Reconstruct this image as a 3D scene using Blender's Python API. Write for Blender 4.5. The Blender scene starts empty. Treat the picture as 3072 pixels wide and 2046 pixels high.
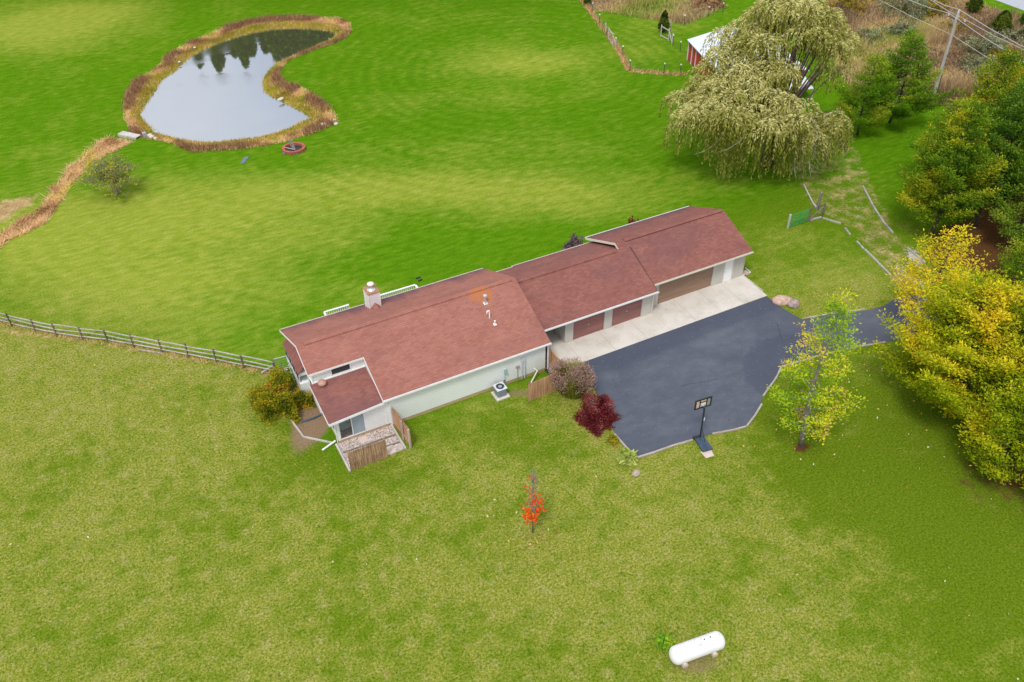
import bpy, math, random
import numpy as np
from mathutils import Vector, Matrix, noise
random.seed(7); rng = np.random.default_rng(11)
S = bpy.context.scene; COL = S.collection
PI = math.pi

# ------------------------------------------------------------------ camera
CAM = np.array([-7.429, -40.288, 40.116]); FPX = 2578.43
def cam_axes(p, r, y):
    p, r, y = map(math.radians, (p, r, y))
    f = np.array([0, math.cos(p), -math.sin(p)]); u = np.array([0, math.sin(p), math.cos(p)]); t = np.array([1., 0, 0])
    t, u = t*math.cos(r)+u*math.sin(r), u*math.cos(r)-t*math.sin(r)
    Z = np.array([[math.cos(y), math.sin(y), 0], [-math.sin(y), math.cos(y), 0], [0, 0, 1]])
    return Z@t, Z@u, Z@f
RT, UP, FW = cam_axes(39.033, -0.879, 27.174)
cam = bpy.data.cameras.new('camera'); co = bpy.data.objects.new('camera', cam); COL.objects.link(co)
cam.sensor_width = 36; cam.lens = FPX/3072*36; cam.clip_start = 0.5; cam.clip_end = 4000
co.matrix_world = Matrix([[RT[0], UP[0], -FW[0], CAM[0]], [RT[1], UP[1], -FW[1], CAM[1]], [RT[2], UP[2], -FW[2], CAM[2]], [0, 0, 0, 1]])
S.camera = co
def gp(u, v, z=0.0):      # where the sight line through a photo pixel meets the level z: site positions traced from image pixels
    w = RT*(u-1536)/FPX - UP*(v-1023)/FPX + FW
    t = (z-CAM[2])/w[2]; q = CAM+t*w
    return float(q[0]), float(q[1])

# ------------------------------------------------------------------ light
SUN_EL, SUN_AZ = 59, 228      # azimuth clockwise from +Y
sun = bpy.data.lights.new('sun', 'SUN'); sun.energy = 1.5; sun.angle = math.radians(12); sun.color = (1, .965, .91)
so = bpy.data.objects.new('sun', sun); COL.objects.link(so)
el, az = math.radians(SUN_EL), math.radians(SUN_AZ)
sd = Vector((math.sin(az)*math.cos(el), math.cos(az)*math.cos(el), math.sin(el)))
so.rotation_euler = sd.to_track_quat('Z', 'Y').to_euler()
W = bpy.data.worlds.new("World"); S.world = W; W.use_nodes = True
nt = W.node_tree; nt.nodes.clear()
def wn(t, **k):
    n = nt.nodes.new(t)
    for a, b in k.items(): setattr(n, a, b)
    return n
sky = wn('ShaderNodeTexSky', sky_type='NISHITA', sun_disc=False, sun_elevation=el, sun_rotation=az, dust_density=4.0)
tc = wn('ShaderNodeTexCoord'); nz = wn('ShaderNodeTexNoise'); nz.inputs['Scale'].default_value = 3.2; nz.inputs['Detail'].default_value = 5
cr = wn('ShaderNodeValToRGB'); cr.color_ramp.elements[0].position = .35; cr.color_ramp.elements[0].color = (5.9, 6.5, 7.8, 1)
cr.color_ramp.elements[1].position = .7; cr.color_ramp.elements[1].color = (9.6, 9.7, 10.0, 1)
mx = wn('ShaderNodeMixRGB'); mx.inputs[0].default_value = .86
bg = wn('ShaderNodeBackground'); bg.inputs['Strength'].default_value = .086; wo = wn('ShaderNodeOutputWorld')
L = nt.links
L.new(tc.outputs['Generated'], nz.inputs['Vector']); L.new(nz.outputs['Fac'], cr.inputs[0])
L.new(sky.outputs[0], mx.inputs[1]); L.new(cr.outputs[0], mx.inputs[2]); L.new(mx.outputs[0], bg.inputs[0]); L.new(bg.outputs[0], wo.inputs[0])
S.view_settings.view_transform = 'Standard'; S.view_settings.look = 'None'; S.view_settings.exposure = 0.55; S.view_settings.gamma = 1
S.cycles.max_bounces = 6; S.cycles.transparent_max_bounces = 6

# ------------------------------------------------------------------ object helpers
def tag(o, label=None, cat=None, group=None, kind=None):
    if label: o['label'] = label
    if cat: o['category'] = cat
    if group: o['group'] = group
    if kind: o['kind'] = kind
    return o
def thing(name, label, cat, loc=(0, 0, 0), group=None):
    o = bpy.data.objects.new(name, None); COL.objects.link(o); o.location = loc; o.empty_display_size = .3
    return tag(o, label, cat, group)
def wloc(p):
    v = Vector((0, 0, 0))
    while p is not None: v += Vector(p.location); p = p.parent
    return v
def link(name, me, mat, parent=None):
    o = bpy.data.objects.new(name, me); COL.objects.link(o)
    if mat: me.materials.append(mat)
    if parent is not None: o.parent = parent
    return o
SIGHT_SHIFT = [Vector((0, 0, 0))]     # push toward the camera along the line of sight, added to everything built while it is set
class MB:
    def __init__(s): s.v = []; s.f = []
    def face(s, pts):
        n = len(s.v); s.v += [tuple(p) for p in pts]; s.f.append(tuple(range(n, n+len(pts)))); return s
    def box(s, c, d, rz=0, R=None):
        hx, hy, hz = d[0]/2, d[1]/2, d[2]/2; M = R or Matrix.Rotation(rz, 3, 'Z'); n = len(s.v); c = Vector(c)
        for z in (-hz, hz):
            for x, y in ((-hx, -hy), (hx, -hy), (hx, hy), (-hx, hy)): s.v.append(tuple(c+M@Vector((x, y, z))))
        s.f += [tuple(n+i for i in q) for q in ((3, 2, 1, 0), (4, 5, 6, 7), (0, 1, 5, 4), (1, 2, 6, 5), (2, 3, 7, 6), (3, 0, 4, 7))]; return s
    def bar(s, a, b, w, h=None, up=(0, 0, 1)):
        a, b = Vector(a), Vector(b); d = b-a; ln = d.length; x = d.normalized(); u = Vector(up)
        if abs(x.dot(u)) > .98: u = Vector((0, 1, 0))
        y = u.cross(x).normalized(); z = x.cross(y); M = Matrix((x, y, z)).transposed()
        return s.box((a+b)/2, (ln, w, h or w), R=M)
    def tube(s, pts, r, n=8, cap=True):
        pts = [Vector(p) for p in pts]; rs = r if isinstance(r, (list, tuple)) else [r]*len(pts); base = len(s.v); pu = None
        for i, p in enumerate(pts):
            d = (pts[min(i+1, len(pts)-1)]-pts[max(i-1, 0)]).normalized()
            u = pu if pu is not None else (Vector((0, 0, 1)) if abs(d.z) < .9 else Vector((1, 0, 0)))
            a = d.cross(u)
            if a.length < 1e-4: a = d.cross(Vector((0, 1, .01)))
            a.normalize(); u = a.cross(d).normalized(); pu = u
            for k in range(n):
                t = 2*PI*k/n; s.v.append(tuple(p+(a*math.cos(t)+u*math.sin(t))*rs[i]))
        for i in range(len(pts)-1):
            for k in range(n):
                a0 = base+i*n+k; a1 = base+i*n+(k+1) % n; s.f.append((a0, a1, a1+n, a0+n))
        if cap: s.f.append(tuple(base+k for k in range(n))[::-1]); s.f.append(tuple(base+(len(pts)-1)*n+k for k in range(n)))
        return s
    def prism(s, poly, z0, z1):
        n = len(s.v); m = len(poly)
        f0 = z0 if callable(z0) else (lambda p: z0); f1 = z1 if callable(z1) else (lambda p: z1)
        s.v += [(p[0], p[1], f0(p)) for p in poly]+[(p[0], p[1], f1(p)) for p in poly]
        s.f.append(tuple(n+i for i in range(m))[::-1]); s.f.append(tuple(n+m+i for i in range(m)))
        s.f += [(n+i, n+(i+1) % m, n+m+(i+1) % m, n+m+i) for i in range(m)]; return s
    def slab(s, poly, t):     # sloping sheet with thickness t hanging below
        n = len(s.v); m = len(poly); s.v += [tuple(p) for p in poly]+[(p[0], p[1], p[2]-t) for p in poly]
        s.f.append(tuple(n+i for i in range(m))); s.f.append(tuple(n+m+i for i in range(m))[::-1])
        s.f += [(n+(i+1) % m, n+i, n+m+i, n+m+(i+1) % m) for i in range(m)]; return s
    def lathe(s, c, prof, n=20, axis='z'):
        base = len(s.v); c = Vector(c)
        for r, h in prof:
            for k in range(n):
                t = 2*PI*k/n; a, b = r*math.cos(t), r*math.sin(t)
                s.v.append(tuple(c+(Vector((a, b, h)) if axis == 'z' else Vector((h, a, b)))))
        for i in range(len(prof)-1):
            for k in range(n):
                a0 = base+i*n+k; a1 = base+i*n+(k+1) % n; s.f.append((a0, a1, a1+n, a0+n))
        return s
    def build(s, name, mat, parent=None, smooth=False, bevel=0):
        me = bpy.data.meshes.new(name); o = wloc(parent)-SIGHT_SHIFT[0]
        me.from_pydata([(x-o.x, y-o.y, z-o.z) for x, y, z in s.v], [], s.f); me.validate()
        if smooth: me.shade_smooth()
        ob = link(name, me, mat, parent)
        if bevel:
            b = ob.modifiers.new('bevel', 'BEVEL'); b.width = bevel; b.segments = 2; b.limit_method = 'ANGLE'
        return ob

# ------------------------------------------------------------------ materials
MATS = {}
class N:
    def __init__(s, name):
        s.m = bpy.data.materials.new(name); s.m.use_nodes = True; s.t = s.m.node_tree; s.b = s.t.nodes['Principled BSDF']; MATS[name] = s.m
        s.out = s.t.nodes['Material Output']
        s.tc = s.n('ShaderNodeTexCoord').outputs['Object']
    def n(s, t, **k):
        x = s.t.nodes.new(t)
        for a, b in k.items(): setattr(x, a, b)
        return x
    def l(s, a, b): s.t.links.new(a, b)
    def noise(s, sc, det=4, rough=.55, vec=None, dist=0):
        x = s.n('ShaderNodeTexNoise'); x.inputs['Scale'].default_value = sc; x.inputs['Detail'].default_value = det; x.inputs['Roughness'].default_value = rough
        x.inputs['Distortion'].default_value = dist; s.l(vec or s.tc, x.inputs['Vector']); return x.outputs['Fac']
    def ramp(s, f, st):
        x = s.n('ShaderNodeValToRGB'); e = x.color_ramp.elements
        while len(e) < len(st): e.new(.5)
        for i, (p, c) in enumerate(st): e[i].position = p; e[i].color = (c+(1,) if isinstance(c, tuple) and len(c) == 3 else (c, c, c, 1) if not isinstance(c, tuple) else c)
        s.l(f, x.inputs[0]); return x.outputs[0]
    def mix(s, f, a, b, mode='MIX'):
        x = s.n('ShaderNodeMixRGB', blend_type=mode)
        for i, q in ((0, f), (1, a), (2, b)):
            if isinstance(q, (int, float)): x.inputs[i].default_value = q if i == 0 else (q, q, q, 1)
            elif isinstance(q, tuple): x.inputs[i].default_value = q+(1,) if len(q) == 3 else q
            else: s.l(q, x.inputs[i])
        return x.outputs[0]
    def math(s, op, a, b=0.0, c=0.0, clamp=False):
        x = s.n('ShaderNodeMath', operation=op); x.use_clamp = clamp
        for i, q in enumerate((a, b, c)):
            if isinstance(q, (int, float)): x.inputs[i].default_value = q
            else: s.l(q, x.inputs[i])
        return x.outputs[0]
    def map(s, scale, rot=(0, 0, 0), loc=(0, 0, 0)):
        x = s.n('ShaderNodeMapping'); x.inputs['Scale'].default_value = scale; x.inputs['Rotation'].default_value = rot; x.inputs['Location'].default_value = loc
        s.l(s.tc, x.inputs['Vector']); return x.outputs[0]
    def bump(s, h, st=.4, d=.02):
        x = s.n('ShaderNodeBump'); x.inputs['Strength'].default_value = st; x.inputs['Distance'].default_value = d
        s.l(h, x.inputs['Height']); s.l(x.outputs[0], s.b.inputs['Normal'])
    def fin(s, col, rough=.8, spec=.3, metal=0):
        if isinstance(col, tuple): s.b.inputs['Base Color'].default_value = col+(1,)
        else: s.l(col, s.b.inputs['Base Color'])
        s.b.inputs['Roughness'].default_value = rough; s.b.inputs['Specular IOR Level'].default_value = spec; s.b.inputs['Metallic'].default_value = metal
        return s.m
def plain(name, c, rough=.7, var=.15, sc=3, metal=0, spec=.3, fine=40, bump=0):
    n = N(name); a = n.noise(sc, 4); b = n.noise(fine, 2)
    f = n.math('ADD', n.math('MULTIPLY', a, .7), n.math('MULTIPLY', b, .3))
    lo = tuple(max(0, x*(1-var*1.6)) for x in c); hi = tuple(x*(1+var*1.6) for x in c)
    col = n.ramp(f, [(.3, lo), (.7, hi)])
    if bump: n.bump(b, bump, .01)
    return n.fin(col, rough, spec, metal)
def wood(name, c1, c2, axis='z', sc=1.0, board=0):
    n = N(name); scl = {'x': (.6, 14, 14), 'y': (14, .6, 14), 'z': (14, 14, .6)}[axis]
    v = n.map(tuple(q*sc for q in scl)); a = n.noise(1.3, 5, .6, v); b = n.noise(.8, 3)
    f = n.math('ADD', n.math('MULTIPLY', a, .65), n.math('MULTIPLY', b, .35))
    n.bump(a, .3, .01)
    return n.fin(n.ramp(f, [(.36, c1), (.64, c2)]), .85, .2)
def foliage(name, stops, tr=.22):
    n = N(name); at = n.n('ShaderNodeAttribute'); at.attribute_name = 'h'
    c = n.ramp(at.outputs['Fac'], stops)
    d = n.n('ShaderNodeBsdfDiffuse'); t = n.n('ShaderNodeBsdfTranslucent'); m = n.n('ShaderNodeMixShader'); m.inputs[0].default_value = tr
    n.l(c, d.inputs[0]); n.l(n.mix(1.0, c, (1.0, 1.0, .75), 'MULTIPLY'), t.inputs[0]); n.l(d.outputs[0], m.inputs[1]); n.l(t.outputs[0], m.inputs[2]); n.l(m.outputs[0], n.out.inputs[0])
    return n.m

# --- ground
def mat_ground():
    n = N('lawn_and_field'); at = n.n('ShaderNodeAttribute'); at.attribute_name = 'zone'
    sp = n.n('ShaderNodeSeparateColor'); n.l(at.outputs['Color'], sp.inputs[0]); dry, straw, mott = sp.outputs
    at2 = n.n('ShaderNodeAttribute'); at2.attribute_name = 'soil'; sp2 = n.n('ShaderNodeSeparateColor'); n.l(at2.outputs['Color'], sp2.inputs[0]); needle, dirt, stone = sp2.outputs
    big = n.noise(.16, 5, .6); mid = n.noise(.9, 5, .65); fin = n.noise(5.5, 4, .7); fin2 = n.noise(14, 3, .7, dist=.4)
    strk = n.noise(1.0, 4, .6, n.map((.8, 2.3, 1), (0, 0, math.radians(18))))
    fin3 = n.noise(7, 3, .6); tuft = n.noise(4.2, 3, .65, dist=.3)
    # vivid grass
    g1 = n.ramp(n.math('ADD', n.math('MULTIPLY', fin3, .45), n.math('MULTIPLY', strk, .55)), [(.34, (.055, .155, .003)), (.50, (.092, .212, .005)), (.66, (.14, .268, .010))])
    y1 = n.ramp(n.math('ADD', n.math('MULTIPLY', fin3, .5), n.math('MULTIPLY', strk, .5)), [(.34, (.17, .25, .012)), (.5, (.26, .315, .034)), (.66, (.38, .39, .085))])
    df = n.math('ADD', dry, n.math('MULTIPLY', n.math('SUBTRACT', big, .5), 1.0)); df = n.math('ADD', df, n.math('MULTIPLY', n.math('SUBTRACT', mid, .5), .8)); df = n.math('ADD', df, n.math('MULTIPLY', n.math('SUBTRACT', strk, .5), .35))
    c = n.mix(n.ramp(df, [(.12, 0.0), (.95, 1.0)]), g1, y1)
    # close mown lawn with tufts, thin spots and tan thatch
    tf = n.math('ADD', n.math('MULTIPLY', fin3, .62), n.math('MULTIPLY', fin2, .38))
    t1 = n.ramp(tf, [(.34, (.08, .12, .008)), (.43, (.16, .20, .016)), (.52, (.25, .265, .038)), (.61, (.365, .34, .095)), (.72, (.50, .43, .19))])
    tgr = n.ramp(tf, [(.34, (.060, .115, .004)), (.5, (.125, .195, .008)), (.66, (.21, .27, .025))])
    f1 = n.math('ADD', n.math('MULTIPLY', big, .45), n.math('MULTIPLY', mid, .55)); f1 = n.math('ADD', f1, n.math('MULTIPLY', n.math('SUBTRACT', df, .55), .38))
    t1 = n.mix(n.ramp(f1, [(.34, 1.0), (.60, 0.0)]), t1, tgr)
    tn = n.mix(n.ramp(n.math('ADD', n.noise(1.3, 5, .75, dist=.5), n.math('MULTIPLY', n.math('SUBTRACT', df, .6), .15)), [(.53, 0.0), (.76, .55)]), t1, n.ramp(tf, [(.4, (.30, .26, .09)), (.6, (.52, .43, .22))]))
    dsp = n.ramp(n.noise(2.7, 3, .6, dist=.2), [(.30, .75), (.38, 0.0)]); tn = n.mix(dsp, tn, (.060, .125, .006))  # dark green tuft spots; shading of the tufts painted in as colour
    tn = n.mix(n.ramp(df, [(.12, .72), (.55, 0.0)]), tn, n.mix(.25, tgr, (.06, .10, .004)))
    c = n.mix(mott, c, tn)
    # mowing rings
    vd = n.n('ShaderNodeVectorMath', operation='DISTANCE'); n.l(n.tc, vd.inputs[0]); cx, cy = gp(1570, 200); vd.inputs[1].default_value = (cx, cy, 0)
    wv = n.math('SINE', n.math('MULTIPLY_ADD', vd.outputs['Value'], 3.6, n.math('MULTIPLY', mid, 3.5)))
    fade = n.ramp(n.math('DIVIDE', vd.outputs['Value'], 60), [(.12, 0.0), (.25, 1.0), (.75, .25)])
    c = n.mix(n.math('MULTIPLY', n.math('MULTIPLY', n.math('SUBTRACT', 1.0, mott), fade), n.math('MULTIPLY_ADD', wv, .13, .13)), c, (.035, .13, .002))
    # straw / meadow soil
    s1 = n.ramp(n.math('ADD', n.math('MULTIPLY', fin, .5), n.math('MULTIPLY', mid, .5)), [(.36, (.20, .13, .05)), (.5, (.42, .28, .13)), (.64, (.62, .44, .25))])
    sf = n.math('ADD', straw, n.math('MULTIPLY', n.math('SUBTRACT', mid, .5), .8)); sf = n.math('ADD', sf, n.math('MULTIPLY', n.math('SUBTRACT', fin, .5), .5))
    c = n.mix(n.ramp(sf, [(.35, 0.0), (.65, 1.0)]), c, s1)
    nf = n.math('ADD', needle, n.math('MULTIPLY', n.math('SUBTRACT', mid, .5), 1.4))
    c = n.mix(n.ramp(nf, [(.35, 0.0), (.7, 1.0)]), c, n.ramp(fin2, [(.3, (.06, .030, .012)), (.7, (.17, .080, .032))]))
    dfc = n.math('ADD', dirt, n.math('MULTIPLY', n.math('SUBTRACT', fin, .5), .9))
    c = n.mix(n.ramp(dfc, [(.4, 0.0), (.7, 1.0)]), c, n.ramp(fin2, [(.3, (.17, .11, .06)), (.7, (.36, .25, .16))]))
    stf = n.math('ADD', stone, n.math('MULTIPLY', n.math('SUBTRACT', n.noise(3.5, 4, .7), .5), 1.6))
    c = n.mix(n.ramp(stf, [(.5, 0.0), (.62, 1.0)]), c, n.ramp(n.noise(9, 3), [(.3, (.30, .27, .24)), (.7, (.68, .63, .58))]))
    n.bump(n.math('ADD', fin2, n.math('MULTIPLY', fin3, 1.2)), .6, .07)
    return n.fin(c, 1.0, 0.0)
def mat_asphalt():
    n = N('sealed_asphalt'); a = n.noise(.22, 5, .65, dist=.5); b = n.noise(60, 3); s = n.noise(1.0, 5, .65, n.map((.6, 1.3, 1), (0, 0, math.radians(-28)))); sep = n.n('ShaderNodeSeparateXYZ'); n.l(n.tc, sep.inputs[0])
    c = n.ramp(n.math('ADD', n.math('MULTIPLY', a, .65), n.math('MULTIPLY', s, .35)), [(.36, (.078, .088, .118)), (.50, (.094, .105, .136)), (.66, (.135, .146, .175))])
    # darker freshly sealed band along the concrete and at the far curve
    e = n.math('ADD', sep.outputs['Y'], n.math('MULTIPLY', n.noise(.5, 3), .8)); c = n.mix(n.ramp(n.math('ADD', e, 2.6), [(.15, 0.0), (.6, .6)]), c, (.062, .072, .105))
    vd = n.n('ShaderNodeVectorMath', operation='DISTANCE'); n.l(n.tc, vd.inputs[0]); vd.inputs[1].default_value = (31.5, -9.2, 0)
    c = n.mix(n.ramp(n.math('MULTIPLY', n.math('ADD', vd.outputs['Value'], n.math('MULTIPLY', n.noise(.6, 3), 1.5)), .2), [(.95, .6), (1.0, 0.0)]), c, (.062, .072, .105))
    # two long hairline cracks
    for (ax, ay, an) in ((33.0, -5.2, 1.05), (24.5, -6.6, -.25)):
        mp = n.n('ShaderNodeMapping', vector_type='TEXTURE'); mp.inputs['Location'].default_value = (ax, ay, 0); mp.inputs['Rotation'].default_value = (0, 0, an); n.l(n.tc, mp.inputs['Vector']); sx = n.n('ShaderNodeSeparateXYZ'); n.l(mp.outputs[0], sx.inputs[0])
        dy_ = n.math('ABSOLUTE', n.math('ADD', sx.outputs['Y'], n.math('MULTIPLY', n.math('SUBTRACT', n.noise(1.5, 4), .5), .35))); m_ = n.math('MULTIPLY', n.math('LESS_THAN', dy_, .025), n.math('LESS_THAN', n.math('ABSOLUTE', sx.outputs['X']), 1.4))
        c = n.mix(n.math('MULTIPLY', m_, .7), c, (.03, .035, .05))
    c = n.mix(n.ramp(n.noise(2.2, 4, .85, dist=2.5), [(.64, 0.0), (.78, .45)]), c, (.27, .27, .28))
    c = n.mix(n.ramp(n.noise(9, 2, .5), [(.70, 0.0), (.74, .8)]), c, (.33, .33, .33))
    c = n.mix(n.ramp(b, [(.3, .0), (.7, .25)]), c, (.03, .033, .045))
    c = n.mix(n.ramp(n.noise(1.1, 3), [(.70, 0.0), (.76, .7)]), c, (.04, .042, .05))
    n.bump(b, .25, .006); return n.fin(c, .8, .25)
def mat_concrete():
    n = N('poured_concrete'); a = n.noise(.5, 5, .6); b = n.noise(9, 4, .7); v = n.map((1, 1, 1))
    c = n.ramp(n.math('ADD', n.math('MULTIPLY', a, .6), n.math('MULTIPLY', b, .4)), [(.34, (.46, .42, .35)), (.5, (.60, .55, .485)), (.66, (.68, .64, .58))])
    c = n.mix(n.ramp(n.noise(1.3, 4, .7), [(.66, 0.0), (.78, .35)]), c, (.22, .20, .16))
    n.bump(b, .15, .006); return n.fin(c, .85, .25)
def mat_shingle(name, c1, c2, c3, stain, rust=False):
    n = N(name); br = n.n('ShaderNodeTexBrick'); br.offset = .5; br.inputs['Scale'].default_value = 1; br.inputs['Brick Width'].default_value = .31; br.inputs['Row Height'].default_value = .14
    br.inputs['Mortar Size'].default_value = .012; br.inputs['Color1'].default_value = (0, 0, 0, 1); br.inputs['Color2'].default_value = (1, 1, 1, 1); br.inputs['Mortar'].default_value = (.5, .5, .5, 1)
    n.l(n.tc, br.inputs['Vector']); sep = n.n('ShaderNodeSeparateXYZ'); n.l(n.tc, sep.inputs[0])
    f = n.math('ADD', n.math('MULTIPLY', br.outputs['Color'], .30), n.math('MULTIPLY', n.noise(.7, 5, .7), .70))
    c = n.ramp(f, [(.28, c1), (.5, c2), (.74, c3)])
    c = n.mix(n.math('MULTIPLY', n.math('SUBTRACT', n.noise(3.5, 4, .7), .35), .35, clamp=True), c, c1)
    st = n.noise(1, 5, .6, n.map((.22, .5, .4))); c = n.mix(n.ramp(st, [(.48, 0.0), (.70, stain)]), c, (.15, .075, .082))
    # algae collects low on the slopes facing away from the drive
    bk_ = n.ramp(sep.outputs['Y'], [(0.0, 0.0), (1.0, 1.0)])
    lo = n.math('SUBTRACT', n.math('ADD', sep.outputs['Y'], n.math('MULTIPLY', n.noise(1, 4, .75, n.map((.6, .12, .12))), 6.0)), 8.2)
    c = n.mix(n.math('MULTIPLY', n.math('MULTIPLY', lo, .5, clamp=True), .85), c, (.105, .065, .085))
    if rust:
        vd = n.n('ShaderNodeVectorMath', operation='DISTANCE'); mp = n.map((1, 1, 0)); n.l(mp, vd.inputs[0]); vd.inputs[1].default_value = (5.05, 1.3, 0)
        rf = n.math('ADD', vd.outputs['Value'], n.math('MULTIPLY', n.noise(1.6, 3, .6), 1.3)); rf = n.math('ADD', rf, n.math('MULTIPLY', br.outputs['Color'], .25))
        c = n.mix(n.ramp(n.math('MULTIPLY', rf, .5), [(.70, .7), (.82, 0.0)]), c, (.48, .17, .06))
    row = n.math('FRACT', n.math('DIVIDE', sep.outputs['Y'], .14))
    c = n.mix(n.ramp(row, [(.0, .35), (.2, 0.0)]), c, (.14, .045, .04))
    c = n.mix(n.math('MULTIPLY', br.outputs['Fac'], .3), c, (.12, .05, .045))
    n.bump(row, .35, .012); return n.fin(c, .92, .15)
def mat_siding(name, c, pitch=.2, st=.6):
    n = N(name); sep = n.n('ShaderNodeSeparateXYZ'); n.l(n.tc, sep.inputs[0]); r = n.math('FRACT', n.math('DIVIDE', sep.outputs['Z'], pitch))
    d = n.noise(.7, 4); col = n.ramp(d, [(.3, tuple(x*.93 for x in c)), (.7, c)])
    col = n.mix(n.ramp(r, [(.0, .5), (.2, 0.0)]), col, tuple(x*.55 for x in c))
    n.bump(r, st, .012); return n.fin(col, .55, .35)
def mat_panel(name, c, pitch=.4):
    n = N(name); sep = n.n('ShaderNodeSeparateXYZ'); n.l(n.tc, sep.inputs[0]); r = n.math('FRACT', n.math('DIVIDE', n.math('ADD', sep.outputs['X'], sep.outputs['Y']), pitch))
    col = n.ramp(n.noise(1.1, 4), [(.3, tuple(x*.9 for x in c)), (.7, c)]); col = n.mix(n.ramp(r, [(.0, .35), (.06, 0.0)]), col, tuple(x*.5 for x in c))
    return n.fin(col, .7, .25)
def mat_door(name, c, pitch=.3):
    n = N(name); sep = n.n('ShaderNodeSeparateXYZ'); n.l(n.tc, sep.inputs[0]); r = n.math('FRACT', n.math('DIVIDE', sep.outputs['Z'], pitch)); rx = n.math('FRACT', n.math('DIVIDE', sep.outputs['X'], .66))
    w = n.noise(1, 5, .6, n.map((.6, 1, 9))); col = n.ramp(w, [(.3, tuple(x*.78 for x in c)), (.7, tuple(x*1.2 for x in c))])
    col = n.mix(n.ramp(r, [(.0, .5), (.05, 0.0)]), col, tuple(x*.4 for x in c)); col = n.mix(n.ramp(rx, [(.0, .22), (.04, 0.0)]), col, tuple(x*.4 for x in c))
    n.bump(r, .3, .01); return n.fin(col, .65, .3)
def mat_glass(name, tint=(.02, .03, .035)):
    n = N(name); g = n.n('ShaderNodeBsdfGlossy'); g.inputs['Roughness'].default_value = .03; g.inputs[0].default_value = (.8, .85, .9, 1)
    t = n.n('ShaderNodeBsdfTransparent'); t.inputs[0].default_value = (.88, .92, .92, 1); m = n.n('ShaderNodeMixShader')
    m.inputs[0].default_value = .10; n.l(t.outputs[0], m.inputs[1]); n.l(g.outputs[0], m.inputs[2]); n.l(m.outputs[0], n.out.inputs[0]); return n.m
def mat_water():
    n = N('still_pond_water'); g = n.n('ShaderNodeBsdfGlossy'); g.inputs[0].default_value = (.78, .82, .90, 1); g.inputs['Roughness'].default_value = .035
    d = n.n('ShaderNodeBsdfDiffuse'); d.inputs[0].default_value = (.14, .14, .075, 1); m = n.n('ShaderNodeMixShader')
    b = n.n('ShaderNodeBump'); b.inputs['Strength'].default_value = .16; b.inputs['Distance'].default_value = .05
    rp = n.ramp(n.noise(.09, 3, .6, n.map((1, 2.0, 1), (0, 0, .3))), [(.48, .04), (.60, 1.0)])
    n.l(n.math('MULTIPLY', n.noise(3.2, 3, .6, n.map((1, 2.2, 1), (0, 0, .4))), rp), b.inputs['Height']); n.l(b.outputs[0], g.inputs['Normal'])
    m.inputs[0].default_value = .70; n.l(d.outputs[0], m.inputs[1]); n.l(g.outputs[0], m.inputs[2]); n.l(m.outputs[0], n.out.inputs[0]); return n.m
M_ground = mat_ground(); M_asph = mat_asphalt(); M_conc = mat_concrete(); M_water = mat_water()
M_roof = mat_shingle('rosy_shingle', (.30, .118, .088), (.355, .148, .112), (.40, .178, .138), .30, True)
M_roof2 = mat_shingle('weathered_shingle', (.215, .085, .068), (.262, .106, .086), (.315, .134, .108), .55)
M_siding = mat_siding('white_lap_siding', (.86, .88, .86)); M_beige = mat_panel('greige_panel_siding', (.56, .535, .48))
M_white = plain('white_painted_trim', (.80, .80, .79), .5, .05); M_cream = plain('cream_metal', (.72, .68, .58), .5, .06)
M_found = plain('tan_block_foundation', (.48, .33, .19), .9, .12); M_gdoor = mat_door('mauve_brown_garage_door', (.30, .135, .12)); M_gdoor2 = mat_door('brown_wood_garage_door', (.30, .19, .13), .53)
M_glass = mat_glass('window_glass'); M_dark = plain('dark_opening', (.035, .037, .04), .6, .1); M_screen = plain('charcoal_insect_screen', (.05, .05, .053), .7, .1)
M_grey = plain('galvanised_metal', (.52, .55, .58), .35, .08, metal=.6); M_steel = plain('bright_steel', (.72, .73, .75), .3, .05, metal=.7)
M_black = plain('black_plastic', (.022, .025, .032), .45, .2, spec=.5); M_blueblk = plain('dark_blue_plastic', (.045, .075, .115), .42, .35, sc=2.2, spec=.5)
M_rust = plain('rusty_metal', (.38, .20, .11), .8, .25, sc=7); M_chase = mat_siding('white_chimney_siding', (.84, .84, .85), .13)
M_cedar = wood('cedar_boards', (.30, .15, .075), (.66, .40, .23)); M_cedar2 = wood('weathered_cedar_boards', (.13, .075, .045), (.60, .36, .20))
M_greyx = wood('grey_rail_wood', (.22, .19, .16), (.58, .55, .50), 'x'); M_post = wood('dark_post_wood', (.10, .065, .05), (.26, .20, .16))
M_timber = wood('landscape_timber', (.34, .30, .26), (.66, .60, .54), 'y'); M_etim = wood('worn_edging_timber', (.24, .20, .17), (.54, .47, .41), 'x'); M_tdark = wood('dark_timber', (.10, .085, .07), (.30, .26, .22), 'x')
M_pale = wood('pale_pole_wood', (.34, .31, .28), (.62, .58, .54)); M_bark = plain('brown_bark', (.10, .075, .055), .95, .35, sc=5, bump=.5); M_bark2 = plain('grey_bark', (.24, .21, .19), .95, .3, sc=5, bump=.4)
M_dead = plain('bleached_branch', (.48, .42, .36), .9, .2); M_tank = plain('white_tank_paint', (.80, .79, .79), .45, .05, sc=2, spec=.35)
M_red = mat_panel('red_barn_steel', (.46, .06, .045), .23); M_tin = mat_panel('white_barn_roof_steel', (.68, .72, .78), .3)
M_green = plain('green_gate_steel', (.02, .30, .09), .45, .15); M_brick = plain('red_fire_brick', (.40, .12, .075), .9, .35, sc=6, fine=25); M_ash = plain('ash_and_char', (.05, .045, .05), .95, .4, sc=5)
M_slate = plain('blue_grey_slab', (.14, .17, .23), .7, .3, sc=3); M_road = plain('pale_road_asphalt', (.40, .42, .46), .85, .08)

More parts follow.
